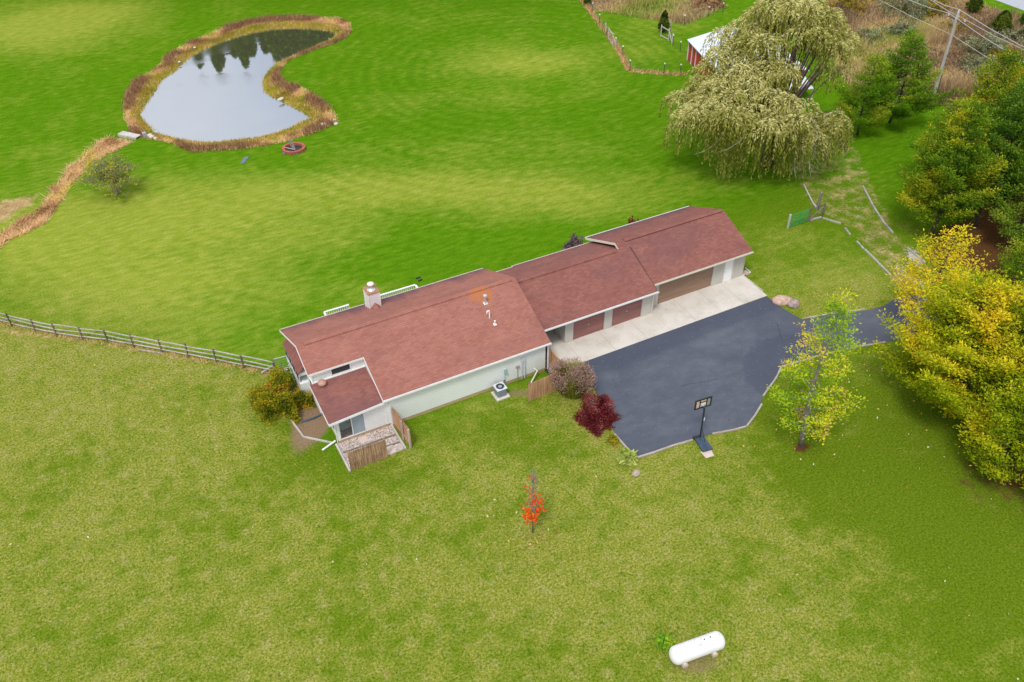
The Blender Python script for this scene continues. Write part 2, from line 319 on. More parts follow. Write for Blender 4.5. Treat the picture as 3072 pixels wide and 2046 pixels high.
# ------------------------------------------------------------------ polygons of the site
def px(L, ox=0, oy=0, k=1.0, z=0.0): return [gp(ox+a*k, oy+b*k, z) for a, b in L]
K6 = 760/2355
WZ = -.35
pond = px([(240,1065),(330,925),(400,820),(450,740),(560,670),(640,590),(740,510),(870,445),(1000,390),(1150,340),(1300,300),(1500,270),(1700,260),(1900,270),(2030,290),(2080,320),(2030,370),(1900,425),(1800,475),(1680,520),(1560,570),(1480,625),(1420,690),(1390,760),(1400,840),(1460,890),(1560,940),(1680,1000),(1790,1060),(1840,1100),(1740,1140),(1650,1190),(1500,1240),(1350,1280),(1150,1300),(980,1320),(800,1325),(650,1300),(500,1270),(380,1235),(330,1170),(280,1120)], 340, 0, K6, WZ)
bank = px([(100,1110),(110,900),(190,760),(330,680),(430,610),(500,520),(620,440),(760,370),(900,310),(1060,240),(1250,190),(1450,160),(1700,155),(1950,165),(2120,170),(2200,220),(2215,290),(2160,350),(2060,400),(1900,450),(1750,510),(1620,570),(1560,640),(1540,700),(1600,770),(1740,810),(1850,880),(1960,950),(2050,1040),(2080,1100),(2060,1150),(1950,1200),(1800,1260),(1600,1320),(1400,1360),(1150,1390),(900,1400),(780,1415),(700,1400),(560,1340),(400,1300),(280,1290),(160,1230),(130,1140)], 340, 0, K6)
K5 = 500/1867
ditch = px([(1330,90),(1040,180),(950,280),(830,400),(720,490),(560,680),(430,900),(230,1030),(50,1130),(-150,1260),(-500,1480),(-500,1800),(-150,1530),(0,1390),(100,1290),(300,1210),(560,1060),(700,870),(760,780),(830,640),(930,560),(1000,480),(1190,330),(1400,230),(1560,150)], 0, 380, K5)
dirt_strip = px([(0,830),(150,800),(420,740),(430,800),(330,900),(150,1000),(0,1090),(-200,1180),(-200,900)], 0, 380, K5)
asph = px([(1742,1089),(2300,889.5),(2337,918),(2374,941),(2407,960),(2432,953),(2490,945),(2594,933),(2652,918),(2685,897),(2739,887),(2842,870),(2967,879),(3300,872),(3300,1000),(3100,985),(2800,1000),(2656,1026),(2573,1040),(2507,1053),(2449,1069),(2399,1084),(2341,1100),(2330,1127),(2320,1144),(2304,1165),(2287,1190),(2283,1214),(2262,1248),(2237,1281),(2200,1290),(2137,1301),(2082,1319),(2019,1336),(1967,1355),(1910,1372),(1881,1346),(1844,1300),(1790,1180)])
lane = px([(2480,400),(2560,380),(2590,470),(2640,580),(2700,700),(2790,790),(2860,860),(2740,888),(2690,880),(2660,830),(2560,715),(2500,660),(2440,640),(2390,560),(2370,470)])
meadow = px([(1740,-40),(1745,0),(1775,35),(1850,42),(1940,60),(2060,75),(2150,35),(2170,0),(2330,-30),(2480,10),(2470,150),(2560,280),(2700,290),(2760,310),(2830,320),(2900,380),(3100,400),(3400,400),(3400,-10),(3072,60),(2930,10),(2890,-40),(2700,-200),(2000,-200)])
grovefloor = px([(2770,748),(2800,700),(3000,560),(3400,500),(3400,860),(2980,860),(2880,795),(2800,775)])
def inside(P, X, Y):
    r = np.zeros(X.shape, bool); n = len(P)
    for i in range(n):
        x1, y1 = P[i]; x2, y2 = P[(i+1) % n]
        if y1 == y2: continue
        c = ((y1 > Y) != (y2 > Y)) & (X < (x2-x1)*(Y-y1)/(y2-y1)+x1); r ^= c
    return r
def dist(P, X, Y, closed=True):
    d = np.full(X.shape, 1e9); n = len(P)
    for i in range(n if closed else n-1):
        x1, y1 = P[i]; x2, y2 = P[(i+1) % n]; dx, dy = x2-x1, y2-y1; L2 = dx*dx+dy*dy+1e-12
        t = np.clip(((X-x1)*dx+(Y-y1)*dy)/L2, 0, 1); d = np.minimum(d, np.hypot(X-x1-t*dx, Y-y1-t*dy))
    return d
def sdist(P, X, Y): return np.where(inside(P, X, Y), -1, 1)*dist(P, X, Y)
def smooth(a, b, x): t = np.clip((x-a)/(b-a), 0, 1); return t*t*(3-2*t)
def height(X, Y):
    near = (X > -60) & (X < 70) & (Y > 10) & (Y < 110)
    z = np.zeros(X.shape)
    sp = np.full(X.shape, 50.); sb = sp.copy(); sd_ = sp.copy()
    sp[near] = sdist(pond, X[near], Y[near]); sb[near] = sdist(bank, X[near], Y[near]); sd_[near] = sdist(ditch, X[near], Y[near])
    t = np.clip(-sb/np.maximum(np.abs(sb)+np.abs(sp), 1e-6), 0, 1)
    z = np.where(sb < 0, -.37*smooth(0, 1, t), 0)
    z = np.where(sp < 0, WZ-.03-.5*smooth(0, 2.5, -sp), z)
    z = np.minimum(z, -.3*smooth(0, 1.4, -sd_)*(sb > 0)+0*z)
    return z
axis = lambda a, b, s, far: np.concatenate([[-far, -700, -350, -180, -110][0:5], np.arange(a, b, s), [b+30, b+90, b+250, b+700, far]])
xs = axis(-42, 118, .42, 2500); ys = axis(-42, 116, .42, 2500); xs.sort(); ys.sort()
GX, GY = np.meshgrid(xs, ys); gx, gy = GX.ravel(), GY.ravel(); gz = height(gx, gy)
def gauss(u, v, rx, ry, rot=0):   # rx along the lens' right, ry away from it, metres on the ground
    cx, cy = gp(u, v); yw = math.radians(27.17+rot); a = (gx-cx)*math.cos(yw)-(gy-cy)*math.sin(yw); b = (gx-cx)*math.sin(yw)+(gy-cy)*math.cos(yw)
    return np.exp(-((a/rx)**2+(b/ry)**2))
front = smooth(3, -3, gy-0.12*gx*0-(-1.0)) # camera side of the house
m_front = np.clip(front, 0, 1)
right_lawn = smooth(35.2, 36, gx)*smooth(14, 8, gy)
mott = np.clip(m_front*smooth(60, 40, gx), 0, 1); bf_ = (gx-(-19.0))*(8.5-25.0)-(gy-25.0)*(-1.35+19.0); bf_ = bf_/24.2; mott = np.maximum(mott, np.maximum(smooth(-.4, .4, bf_), .55*smooth(-9, -.5, bf_)*smooth(-2, -9, gx))*(gx < -.5)); mott = np.maximum(mott, .65*right_lawn*smooth(60, 50, gx))
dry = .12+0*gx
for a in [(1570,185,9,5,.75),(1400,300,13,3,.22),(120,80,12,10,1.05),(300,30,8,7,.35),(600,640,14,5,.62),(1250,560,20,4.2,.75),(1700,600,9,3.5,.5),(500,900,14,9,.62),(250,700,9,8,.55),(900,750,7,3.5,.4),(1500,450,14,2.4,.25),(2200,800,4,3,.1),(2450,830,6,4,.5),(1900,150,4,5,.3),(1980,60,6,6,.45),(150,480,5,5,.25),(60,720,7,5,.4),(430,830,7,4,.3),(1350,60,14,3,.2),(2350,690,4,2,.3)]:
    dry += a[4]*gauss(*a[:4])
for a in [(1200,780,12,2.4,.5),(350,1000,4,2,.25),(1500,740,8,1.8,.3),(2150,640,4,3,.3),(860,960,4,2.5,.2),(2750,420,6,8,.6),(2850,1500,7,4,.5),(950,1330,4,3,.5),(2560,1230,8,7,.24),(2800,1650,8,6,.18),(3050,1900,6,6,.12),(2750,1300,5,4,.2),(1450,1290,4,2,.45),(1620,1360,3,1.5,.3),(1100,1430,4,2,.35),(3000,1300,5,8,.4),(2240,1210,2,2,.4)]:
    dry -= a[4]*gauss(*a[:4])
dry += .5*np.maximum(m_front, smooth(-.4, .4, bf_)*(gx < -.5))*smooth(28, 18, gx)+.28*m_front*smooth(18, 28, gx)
sb = sdist(bank, gx, gy); sdi = sdist(ditch, gx, gy); sme = sdist(meadow, gx, gy); sla = sdist(lane, gx, gy); sgr = sdist(grovefloor, gx, gy); sdt = sdist(dirt_strip, gx, gy)
straw = smooth(.0, -.7, sb)+smooth(.0, -.9, sdi)+.66*smooth(.8, -1, sme)+.40*smooth(.5, -.6, sla)+.75*smooth(1.5, -1.5, sdt)
for a in [(2080,20,8,6,-.3),(1900,80,7,4,-.35),(2000,85,7,3,-.5)]: straw += a[4]*gauss(*a[:4])
fence_line = px([(1745,0),(1790,60),(1850,140),(1888,212),(2000,222),(2050,224)]); straw += .75*smooth(.55, .15, dist(fence_line, gx, gy, False))
fl2 = px([(0,992),(172,1010),(403,1046),(650,1090),(826,1122)]); straw += .6*smooth(.5, .1, dist(fl2, gx, gy, False))
needle = smooth(1.0, -1.0, sgr)+.7*gauss(2870,1330,7,4)*0
for a in [(2980,1180,5,2.5,.9),(2880,1090,4,2,.8),(2405,1340,.7,.5,.9),(2620,1080,3,1,.25),(3040,1420,4,3,.7)]: needle += a[4]*gauss(*a[:4])
dirtm = 0*gx
for a in [(2090,1990,2.2,1.0,.62),(2030,1560,1,.8,.35),(915,1275,1.1,3.2,.9),(962,1262,.8,1.6,.95),(935,1180,.8,1.6,.95),(1593,1598,1.1,.7,.42),(1850,1350,.6,1.6,.45),(1560,1180,3.2,.5,.75),(1640,1140,.9,.6,.7),(2320,945,1.0,2.4,.75),(1480,1216,2.2,.3,.5),(2475,490,1.6,1.2,.5),(2540,570,1.2,3,.4),(2620,700,1.6,3,.45),(2700,830,2.2,3,.5),(1730,1290,1.5,.8,.3),(2110,1700,3,2.5,.22),(1500,1750,4,3,.15)]: dirtm += a[4]*gauss(*a[:4])
stone = 0*gx
for a in [(2745,768,.9,1.6,.75),(2710,810,1.2,1.6,.5),(2580,650,1.1,.45,.55),(2480,450,.5,.4,.5),(2840,880,3,.7,.6),(2760,850,1.5,1,.45)]: stone += a[4]*gauss(*a[:4])
me = bpy.data.meshes.new('ground'); nx, ny = len(xs), len(ys)
me.vertices.add(nx*ny); me.vertices.foreach_set('co', np.stack([gx, gy, gz], 1).ravel())
ii = (np.arange(ny-1)[:, None]*nx+np.arange(nx-1)[None, :]).ravel(); q = np.stack([ii, ii+1, ii+1+nx, ii+nx], 1).ravel()
me.loops.add(len(q)); me.loops.foreach_set('vertex_index', q); me.polygons.add(len(ii)); me.polygons.foreach_set('loop_start', np.arange(len(ii))*4)
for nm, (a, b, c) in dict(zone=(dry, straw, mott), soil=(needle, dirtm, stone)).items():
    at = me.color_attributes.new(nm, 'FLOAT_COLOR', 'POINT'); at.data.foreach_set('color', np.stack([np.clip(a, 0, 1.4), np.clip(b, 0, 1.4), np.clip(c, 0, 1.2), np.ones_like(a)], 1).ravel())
me.update(); me.validate(); me.shade_smooth()
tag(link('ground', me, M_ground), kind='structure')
wx = [p[0] for p in bank]; wy = [p[1] for p in bank]
MB().face([(min(wx), min(wy), WZ), (max(wx), min(wy), WZ), (max(wx), max(wy), WZ), (min(wx), max(wy), WZ)]).build('pond_water', M_water)['kind'] = 'structure'

# paved surfaces
SL = .158
tag(MB().prism(asph, -.2, .03).build('driveway', M_asph), kind='structure')
ap = [(16.6, -.87, .042), (35.4, -.9, .042), (35.5, 2.35, SL), (26.2, 2.35, SL), (26.2, 1.6, SL*.9), (18.5, 1.6, SL*.9), (18.5, 9.4, SL), (16.0, 9.4, SL), (16.0, .3, .1), (16.0, -.3, .06)]
n_ap = MB()
rows = [16.0, 18.5, 21.3, 24.1, 26.2, 28.6, 31.0, 33.2, 35.45]
for i in range(len(rows)-1):
    a, b = rows[i]+.008, rows[i+1]-.008; yt = 2.35 if a > 26 else 1.6; zt = SL
    zm = .042+(zt-.042)*.5; n_ap.slab([(a, -.88, .042), (b, -.88, .042), (b, yt, zt), (a, yt, zt)], .2)
    n_ap.box(((a+b)/2, (-.88+yt)/2, -.1), (b-a+.02, yt+.86, .25))
n_ap.slab([(16.02, 1.61, SL), (18.5, 1.61, SL), (18.5, 9.0, SL), (16.02, 9.0, SL)], .2)
tag(n_ap.build('concrete_apron', M_conc), kind='structure')
road = px([(2890,-60),(2975,-4),(3072,32),(3500,180),(3500,60),(3072,-60)]); tag(MB().prism(road, -.2, .03).build('road', M_road), kind='structure')

# ------------------------------------------------------------------ the house
H = thing('ranch_house', 'long white ranch house with rosy brown shingle roofs, chimney and attached garages beside the driveway', 'house', (8, 3, 0))
SIGHT_SHIFT[0] = Vector((-.14, -.37, .36))
yF, zE, yR, zR, yB, zB = -.163, 2.242, 5.16, 4.436, 10.38, 2.118; x1 = 16.147; xa = 3.777; yN, zN = 2.99, 3.54
sF = (zR-zE)/(yR-yF); sB = (zR-zB)/(yB-yR); TH = .1
m = MB(); m.slab([(xa, yF, zE), (x1, yF, zE), (x1, yR, zR), (xa, yR, zR)], TH); m.slab([(0, yN, zN), (xa, yN, zN), (xa, yR, zR), (0, yR, zR)], TH)
m.slab([(0, yR, zR), (x1, yR, zR), (x1, yB, zB), (0, yB, zB)], TH)
roof = m.build('roof', M_roof, H)
def cap(x0, x1_, y, z, par, mat):
    MB().slab([(x0, y-.2, z+.01), (x1_, y-.2, z+.01), (x1_, y, z+.1), (x0, y, z+.1)], .11).slab([(x0, y, z+.1), (x1_, y, z+.1), (x1_, y+.2, z+.01), (x0, y+.2, z+.01)], .09).build('ridge_cap', mat, par)
cap(.5, x1-.35, yR, zR, roof, M_roof)
def rake(a, b, x, par, mat, w=.16, t=.025, dz=.01):   # fascia board along a sloping edge
    MB().slab([(x-t, a[0], a[1]-dz), (x, a[0], a[1]-dz), (x, b[0], b[1]-dz), (x-t, b[0], b[1]-dz)], w).build('fascia', mat, par)
for a_, b_, x_, dz_ in (((yN, zN), (yR, zR), -.003, .01), ((yR, zR), (yB, zB), -.003, .01), ((yF, zE), (yN, zN), xa-.003, .01), ((yF, zE), (yR, zR), x1-.03, TH+.01), ((yR, zR), (yB, zB), x1-.03, TH+.01)): rake(a_, b_, x_, roof, M_white, dz=dz_)
MB().box((1.9, yN-.015, zN-.07), (xa, .025, .14)).build('fascia', M_white, roof)
def gutter(x0, x1_, y, z, sgn, par, mat=M_white, x=.11):
    m = MB(); m.box(((x0+x1_)/2, y-sgn*.005, z-.05), (x1_-x0, .012, .11)); m.box(((x0+x1_)/2, y-sgn*x, z-.045), (x1_-x0, .012, .09)); m.box(((x0+x1_)/2, y-sgn*x/2, z-.1), (x1_-x0, x, .012))
    return m.build('gutter', mat, par)
gutter(xa-.02, x1+.02, yF, zE-.02, 1, roof); gutter(0, x1, yB, zB-.02, -1, roof, M_cream)
# walls: pentagon gables and long walls
wall = MB(); wy, wx0, wx1 = .03, .34, 15.95
def zr(y): return (zR-sF*(yR-y) if y < yR else zR-sB*(y-yR))-TH-.005
WB = -.10
wall.box(((xa+.12+wx1)/2, wy+.06, (WB+zE-.05)/2), (wx1-xa-.12, .12, zE-.05-WB))
wall.box(((wx0+wx1)/2, 10.0, (WB+2.1)/2), (wx1-wx0, .12, 2.1-WB))
for gx_, y0 in ((wx0, 3.15), (wx1-.12, .03)):
    ysr = [y0, yR, 10.06]; n0 = len(wall.v)
    prof = [(y0, WB), (10.06, WB), (10.06, zr(10.06)), (yR, zr(yR)), (y0, zr(y0))]
    wall.v += [(gx_, a, b) for a, b in prof]+[(gx_+.12, a, b) for a, b in prof]
    wall.f += [tuple(n0+i for i in range(5)), tuple(n0+5+i for i in range(5))[::-1]]+[(n0+i, n0+5+i, n0+5+(i+1) % 5, n0+(i+1) % 5) for i in range(5)]
wall.box(((wx0+.122+xa+.2)/2, 3.21, 2.9), (xa+.2-wx0-.122, .12, .96+.3))   # upper wall over the sunroom
n0 = len(wall.v); prof = [(.152, 1.9), (3.14, 1.9), (3.14, zr(3.14)), (.152, zr(.152))]; wall.v += [(xa+.05, a, b) for a, b in prof]+[(xa+.17, a, b) for a, b in prof]
wall.f += [(n0, n0+1, n0+2, n0+3), (n0+7, n0+6, n0+5, n0+4)]+[(n0+i, n0+4+i, n0+4+(i+1) % 4, n0+(i+1) % 4) for i in range(4)]
wo_ = wall.build('wall', M_siding, H)
MB().box(((xa+.3+wx1)/2, wy+.075, -.3), (wx1-xa-.32, .12, .42)).box(((wx0+wx1)/2, 10, -.3), (wx1-wx0-.04, .1, .42)).box((wx0+.07, 6.6, -.3), (.1, 6.8, .42)).box((wx1-.07, 5, -.3), (.1, 9.8, .42)).build('foundation', M_found, H)
# sunroom
sx0, sx1, sy = .56, 4.1, .08
dx0, dx1, dz0, dz1 = .70, 2.46, -.10, 1.78
m = MB(); m.box(((sx0+dx0)/2, sy+.06, .89), (dx0-sx0, .12, 2.02)); m.box(((dx1+sx1)/2, sy+.06, .89), (sx1-dx1, .12, 2.02)); m.box(((dx0+dx1)/2, sy+.06, 1.84), (dx1-dx0, .118, .12))
m.box((sx0+.062, 1.7, .89), (.12, 3.0, 2.02))
m.build('sunroom_wall', M_siding, H)
MB().box(((sx0+sx1)/2, sy+.068, -.27), (sx1-sx0-.02, .11, .3)).box((sx0+.06, 1.7, -.27), (.1, 3.0, .3)).build('sunroom_foundation', M_found, H)
sr = MB().slab([(.06, -.36, 2.0), (xa+.05, -.1, 2.06), (xa+.05, 3.14, 2.63), (-.0, 3.14, 2.6), (.0, 2.9, 2.56)], .08).build('sunroom_roof', M_roof2, H)
m = MB(); m.slab([(.035, -.38, 1.99), (.06, -.38, 1.99), (.0, 3.1, 2.58), (-.025, 3.1, 2.58)], .15); m.bar((.05, -.40, 1.95), (xa+.1, -.14, 2.0), .03, .13); m.bar((.05, -.47, 1.93), (xa+.1, -.21, 1.98), .015, .09); m.build('sunroom_fascia', M_white, sr)
MB().box((2.0, 3.12, 2.64), (3.7, .06, .07)).build('flashing', M_white, sr)
win = MB()
wxa, wxb, wza, wzb = 1.5, 2.86, 2.76, 3.37
for a, b, c, d in ((wxa, wxb, wza, wza+.05), (wxa, wxb, wzb-.05, wzb), (wxa, wxa+.06, wza+.05, wzb-.05), (wxb-.06, wxb, wza+.05, wzb-.05)): win.box(((a+b)/2, 3.135, (c+d)/2), (b-a, .05, d-c))
wf = win.build('window', M_white, H); MB().box(((wxa+wxb)/2, 3.143, (wza+wzb)/2), (wxb-wxa-.12, .02, wzb-wza-.1)).build('pane', M_screen, wf)
# sliding patio door
m = MB()
for a, b, c, d in ((dx0, dx1, dz0, dz0+.06), (dx0, dx1, dz1-.05, dz1), (dx0, dx0+.05, dz0+.06, dz1-.05), (dx1-.05, dx1, dz0+.06, dz1-.05), ((dx0+dx1)/2-.03, (dx0+dx1)/2+.03, dz0+.06, dz1-.05)): m.box(((a+b)/2, sy+.03, (c+d)/2), (b-a, .07, d-c))
pd = m.build('patio_door', M_white, H)
dm_ = (dx0+dx1)/2
MB().box(((dx0+dm_)/2+.01, sy+.05, (dz0+dz1)/2), ((dx1-dx0)/2-.08, .012, dz1-dz0-.11)).build('pane', M_glass, pd); MB().box(((dx1+dm_)/2-.01, sy+.03, (dz0+dz1)/2), ((dx1-dx0)/2-.08, .012, dz1-dz0-.11)).build('pane', plain('pale_reflection_screen', (.30, .37, .42), .25, .12, sc=1.2, spec=.6), pd)  # right pane: pale blue-grey screen, its reflection painted into the colour
MB().box((2.3, 1.6, -.14), (3.3, 2.9, .08)).build('sunroom_floor', plain('brown_carpet', (.30, .16, .12), .95, .2, fine=60), H)
bench = thing('bench', 'mint green padded bench seen through the left pane of the patio door', 'bench', (1.05, .2, .17))
MB().box((1.2, .95, .12), (1.1, .5, .14)).build('seat', plain('mint_fabric', (.50, .72, .60), .8, .08), bench, bevel=.03)
MB().box((1.2, 1.25, .42), (1.1, .1, .5)).build('backrest', MATS['mint_fabric'], bench, bevel=.03)
for a in (.72, 1.68):
    for b in (.75, 1.15): MB().box((a, b, -.03), (.05, .05, .16)).build('leg', M_dark, bench)
# bay on the end wall
bx, by0, by1 = -.28, 4.95, 8.75
bayr = MB().slab([(bx, by0, 2.2), (.3, by0+.05, 2.75), (.3, by1-.35, 2.8), (bx+.02, by1, 2.24)], .09); bayr.slab([(bx+.02, by1, 2.24), (.3, by1-.35, 2.8), (.34, by1+.1, 2.3), (.34, by1+.12, 2.22)], .05)
bayr.build('bay_roof', M_roof2, H)
m = MB(); m.box((.05, (by0+by1)/2, .4), (.56, by1-by0-.3, 1.6)); m.box((.05, (by0+by1)/2, 2.0), (.54, by1-by0-.3, .25)); m.build('bay_wall', M_siding, H)
for i in range(4):
    y = by0+.3+i*.86; f = MB().box((-.2, y+.4, 1.54), (.03, .8, .68)).build('bay_window', M_white, H); MB().box((-.222, y+.4, 1.54), (.02, .66, .56)).build('pane', M_screen, f)
# side window low on the end wall
f = MB().box((.325, 4.0, 1.5), (.05, .9, 1.2)).build('window', M_white, H); MB().box((.295, 4.0, 1.5), (.02, .72, 1.04)).build('pane', M_screen, f)
for i, y in enumerate((1.0, 2.2)): f = MB().box((sx0-.012, y, 1.05), (.04, .9, 1.3)).build('window', M_white, H); MB().box((sx0-.038, y, 1.05), (.02, .74, 1.14)).build('pane', M_screen, f)
MB().box((sx0-.06, .2, .75), (.06, .1, 2.2)).build('downspout', M_white, H)
# chimney
cx0, cx1, cy0, cy1, ct = 6.25, 7.07, 8.62, 9.6, 4.12
ch = MB().box(((cx0+cx1)/2, (cy0+cy1)/2, 2.9), (cx1-cx0, cy1-cy0, 2.4)).build('chimney', M_chase, H)
m = MB()
for a in (cx0, cx1):
    for b in (cy0, cy1): m.box((a, b, 2.9), (.07, .07, 2.41))
m.build('corner_trim', M_white, ch)
MB().box(((cx0+cx1)/2, (cy0+cy1)/2, ct+.03), (cx1-cx0+.1, cy1-cy0+.1, .06)).build('cap_plate', M_rust, ch)
MB().lathe(((cx0+cx1)/2, (cy0+cy1)/2, ct+.06), [(.30, 0), (.26, .05), (.16, .07), (.15, .32), (.2, .36), (.2, .46), (.0, .47)], 20).build('flue', M_steel, ch, True)
MB().lathe(((cx0+cx1)/2, (cy0+cy1)/2, ct+.44), [(.17, 0), (.24, .0), (.25, .12), (.17, .16), (.0, .17)], 20).build('flue_cap', M_cream, ch, True)
MB().slab([(cx0+.06, 8.62, 2.94), ((cx0+cx1)/2, 8.62, 3.3), ((cx0+cx1)/2, 7.8, 3.27), ], .02).slab([((cx0+cx1)/2, 8.62, 3.3), (cx1-.06, 8.62, 2.94), ((cx0+cx1)/2, 7.8, 3.27)], .02).build('cricket', M_roof, ch)
# roof penetrations
def fz(y): return zE+(y-yF)*sF
v = MB().box((13.2, 3.98, fz(3.98)+.02), (.3, .3, .015), R=Matrix.Rotation(math.atan(sF), 3, 'X')).tube([(13.2, 4.0, fz(4.0)), (13.2, 4.0, fz(4)+.5)], .085, 12).lathe((13.2, 4.0, fz(4)+.5), [(.09, 0), (.14, .02), (.14, .16), (.0, .19)], 14).build('flue_vent', M_steel, H)
MB().tube([(12.95, 2.85, fz(2.85)), (12.95, 2.85, fz(2.85)+.55), (12.93, 2.85, fz(2.85)+.64), (12.83, 2.85, fz(2.85)+.66), (12.76, 2.85, fz(2.85)+.6), (12.76, 2.85, fz(2.85)+.5)], .05, 10).build('vent_pipe', M_white, H)
MB().tube([(13.08, 2.3, fz(2.3)-.05), (13.08, 2.3, fz(2.3)+.34)], .06, 10).box((13.08, 2.3, fz(2.3)+.03), (.22, .22, .02), R=Matrix.Rotation(math.atan(sF), 3, 'X')).build('vent_pipe', M_white, H)
MB().lathe((.75, 2.75, 2.5), [(.12, 0), (.12, .14), (.25, .16), (.29, .26), (.25, .36), (.12, .43), (0, .44)], 18).build('turbine_vent', plain('tan_metal', (.46, .26, .19), .6, .1), H, True)
# wall equipment
m = MB().box((14.05, -.02, 1.42), (.34, .12, .42)); m.tube([(13.93, -.05, 1.2), (13.93, -.05, -.3)], .03).tube([(14.15, -.05, 1.2), (14.15, -.05, -.3)], .045); m.build('electric_panel', plain('pale_blue_grey_box', (.55, .60, .66), .5, .06), H, bevel=.01)
MB().box((13.6, -.02, .95), (.24, .14, .16)).tube([(13.58, -.05, .9), (13.58, -.05, -.3)], .02).build('gas_meter', plain('taupe_box', (.35, .28, .25), .6, .1), H)
MB().box((12.65, -.02, .95), (.2, .12, .38)).box((12.75, -.03, .68), (.16, .1, .1)).tube([(12.6, -.04, .8), (12.6, -.04, -.2)], .018).build('disconnect_box', plain('aqua_grey_box', (.36, .50, .50), .5, .1), H)
MB().tube([(14.9, 0, .25), (15.0, -.3, .2), (14.45, -.7, .0), (14.25, -.8, -.12), (14.25, -.85, -.3)], .05, 10).build('drain_pipe', M_cream, H)
MB().box((16.0, -.02, .9), (.08, .07, 2.4)).build('downspout', M_white, H); MB().box((4.2, -.0, .9), (.08, .05, 2.3)).build('downspout', M_white, H)
# deck railing behind
for a, b in ((3.75, 5.7), (7.5, 11.15)):
    m = MB(); m.box(((a+b)/2, 12.4, 1.0), (b-a, .14, .05)).box(((a+b)/2, 12.4, .2), (b-a, .05, .08)); x = a+.07
    while x < b: m.box((x, 12.4, .6), (.045, .045, .78)); x += .17
    e = a if a < 5 else b; m.box((e, 11.4, 1.0), (.14, 1.9, .05)); y = 10.6
    while y < 12.3: m.box((e, y, .6), (.045, .045, .78)); y += .17
    m.build('deck_railing', M_white, H)
MB().box((7.5, 11.3, .0), (7.4, 2.3, .1)).build('deck', M_greyx, H)
# breezeway and two-door garage
SIGHT_SHIFT[0] = Vector((0, 0, 0))
a0, aR, aB = (1.0, 2.51), (5.09, 4.17), (9.25, 2.43); gx1 = 26.08
m = MB().slab([(15.8, *a0), (gx1, *a0), (gx1, *aR), (15.8, *aR)], TH).slab([(15.8, *aR), (gx1, *aR), (gx1, *aB), (15.8+2.3, *aB), (15.8+2.3, aB[0]-.25, aB[1]+.1), (15.8, aB[0]-.25, aB[1]+.1)], TH)
r1 = m.build('garage_roof', M_roof2, H); cap(x1+.1, 24.9, aR[0], aR[1], r1, M_roof2)
gutter(16.3, gx1+.05, a0[0], a0[1]-.02, 1, r1); gutter(18.1, 25.2, aB[0], aB[1]-.02, -1, r1, M_cream); gutter(16.15, 18.1, aB[0]-.25, aB[1]+.08, -1, r1, M_cream)
gw = MB(); wy1 = 1.45; top = 2.42
def jamb(x0, x1_, y, t=top): gw.box(((x0+x1_)/2, y+.06, (SL+t)/2), (x1_-x0, .12, t-SL))
jamb(18.35, 19.05, wy1); jamb(21.73, 22.42, wy1); jamb(25.07, 25.95, wy1)
gw.box((20.39, wy1+.06, 2.365), (2.68, .12, .11)); gw.box((23.745, wy1+.06, 2.365), (2.65, .12, .11))
for s in (19.05, 22.42): # clipped door corners
    gw.slab([(s, wy1+.0, 2.31), (s+.28, wy1+.0, 2.31), (s+.0, wy1+.02, 2.06)], .02)
n0 = len(gw.v); prof = [(wy1+.12, SL), (9.0, SL), (9.0, aB[1]-.05), (aR[0], aR[1]-TH-.01), (wy1+.12, a0[1]+.45*.405-TH)]
gw.v += [(18.36, a, b) for a, b in prof]+[(18.48, a, b) for a, b in prof]; gw.f += [tuple(n0+i for i in range(5)), tuple(n0+5+i for i in range(5))[::-1]]+[(n0+i, n0+5+i, n0+5+(i+1) % 5, n0+(i+1) % 5) for i in range(5)]
gw.box((22.2, 8.94, 1.25), (7.4, .12, 2.2)); gw.box((17.2, 8.9, 1.2), (2.3, .1, 2.2))
gw.build('garage_wall', M_beige, H)
for x0_, x1_ in ((19.05, 21.73), (22.42, 25.07)):
    d = MB().box(((x0_+x1_)/2, wy1+.1, (SL+2.31)/2), (x1_-x0_, .05, 2.31-SL)).build('garage_door', M_gdoor, H)
    MB().box(((x0_+x1_)/2, wy1+.06, 1.15), (.12, .04, .05)).build('handle', M_steel, d)
MB().box((26.02, wy1-.03, 1.25), (.08, .06, 2.2)).build('downspout', M_cream, H)
# large garage
b0, bR, bB = (1.63, 2.72), (5.72, 4.389), (9.8, 2.62); hx0, hx1 = 25.17, 35.56
m = MB().slab([(hx0, 4.75, 2.72+(4.75-1.63)*.408), (hx1, 4.75, 2.72+(4.75-1.63)*.408), (hx1, *bR), (hx0, *bR)], TH).slab([(26.0, *b0), (hx1, *b0), (hx1, 4.75, 3.993), (26.0, 4.75, 3.993)], TH)
m.slab([(hx0, *bR), (hx1, *bR), (hx1, *bB), (hx0, *bB)], TH)
r2 = m.build('garage_roof', M_roof2, H); cap(26.0, hx1-.2, bR[0], bR[1], r2, M_roof2)
for a_, b_, x_, w_, dz_ in ((bR, bB, hx0-.003, .2, .01), ((4.75, 3.99), bR, hx0-.003, .16, .01), (b0, bR, hx1-.03, .16, TH+.01), (bR, bB, hx1-.03, .16, TH+.01)): rake(a_, b_, x_, r2, M_cream, w_, dz=dz_)
MB().box((25.6, 4.735, 3.94), (.86, .025, .12)).build('fascia', M_cream, r2)
MB().slab([(gx1-.01, a0[0]+.05, a0[1]+.035), (gx1+.05, a0[0]+.6, 2.72), (gx1+.05, aR[0]-.1, aR[1]+.02), (gx1-.01, aR[0]-.1, aR[1]+.03)], .03).build('valley_strip', plain('dark_valley', (.10, .05, .05), .8, .1), r1)  # thin dark strip along the line where the two garage roofs meet
gutter(26.05, hx1+.02, b0[0], b0[1]-.02, 1, r2, M_cream); gutter(hx0, hx1, bB[0], bB[1]-.02, -1, r2, M_white)
gw = MB(); wy2 = 2.11; top = 2.72
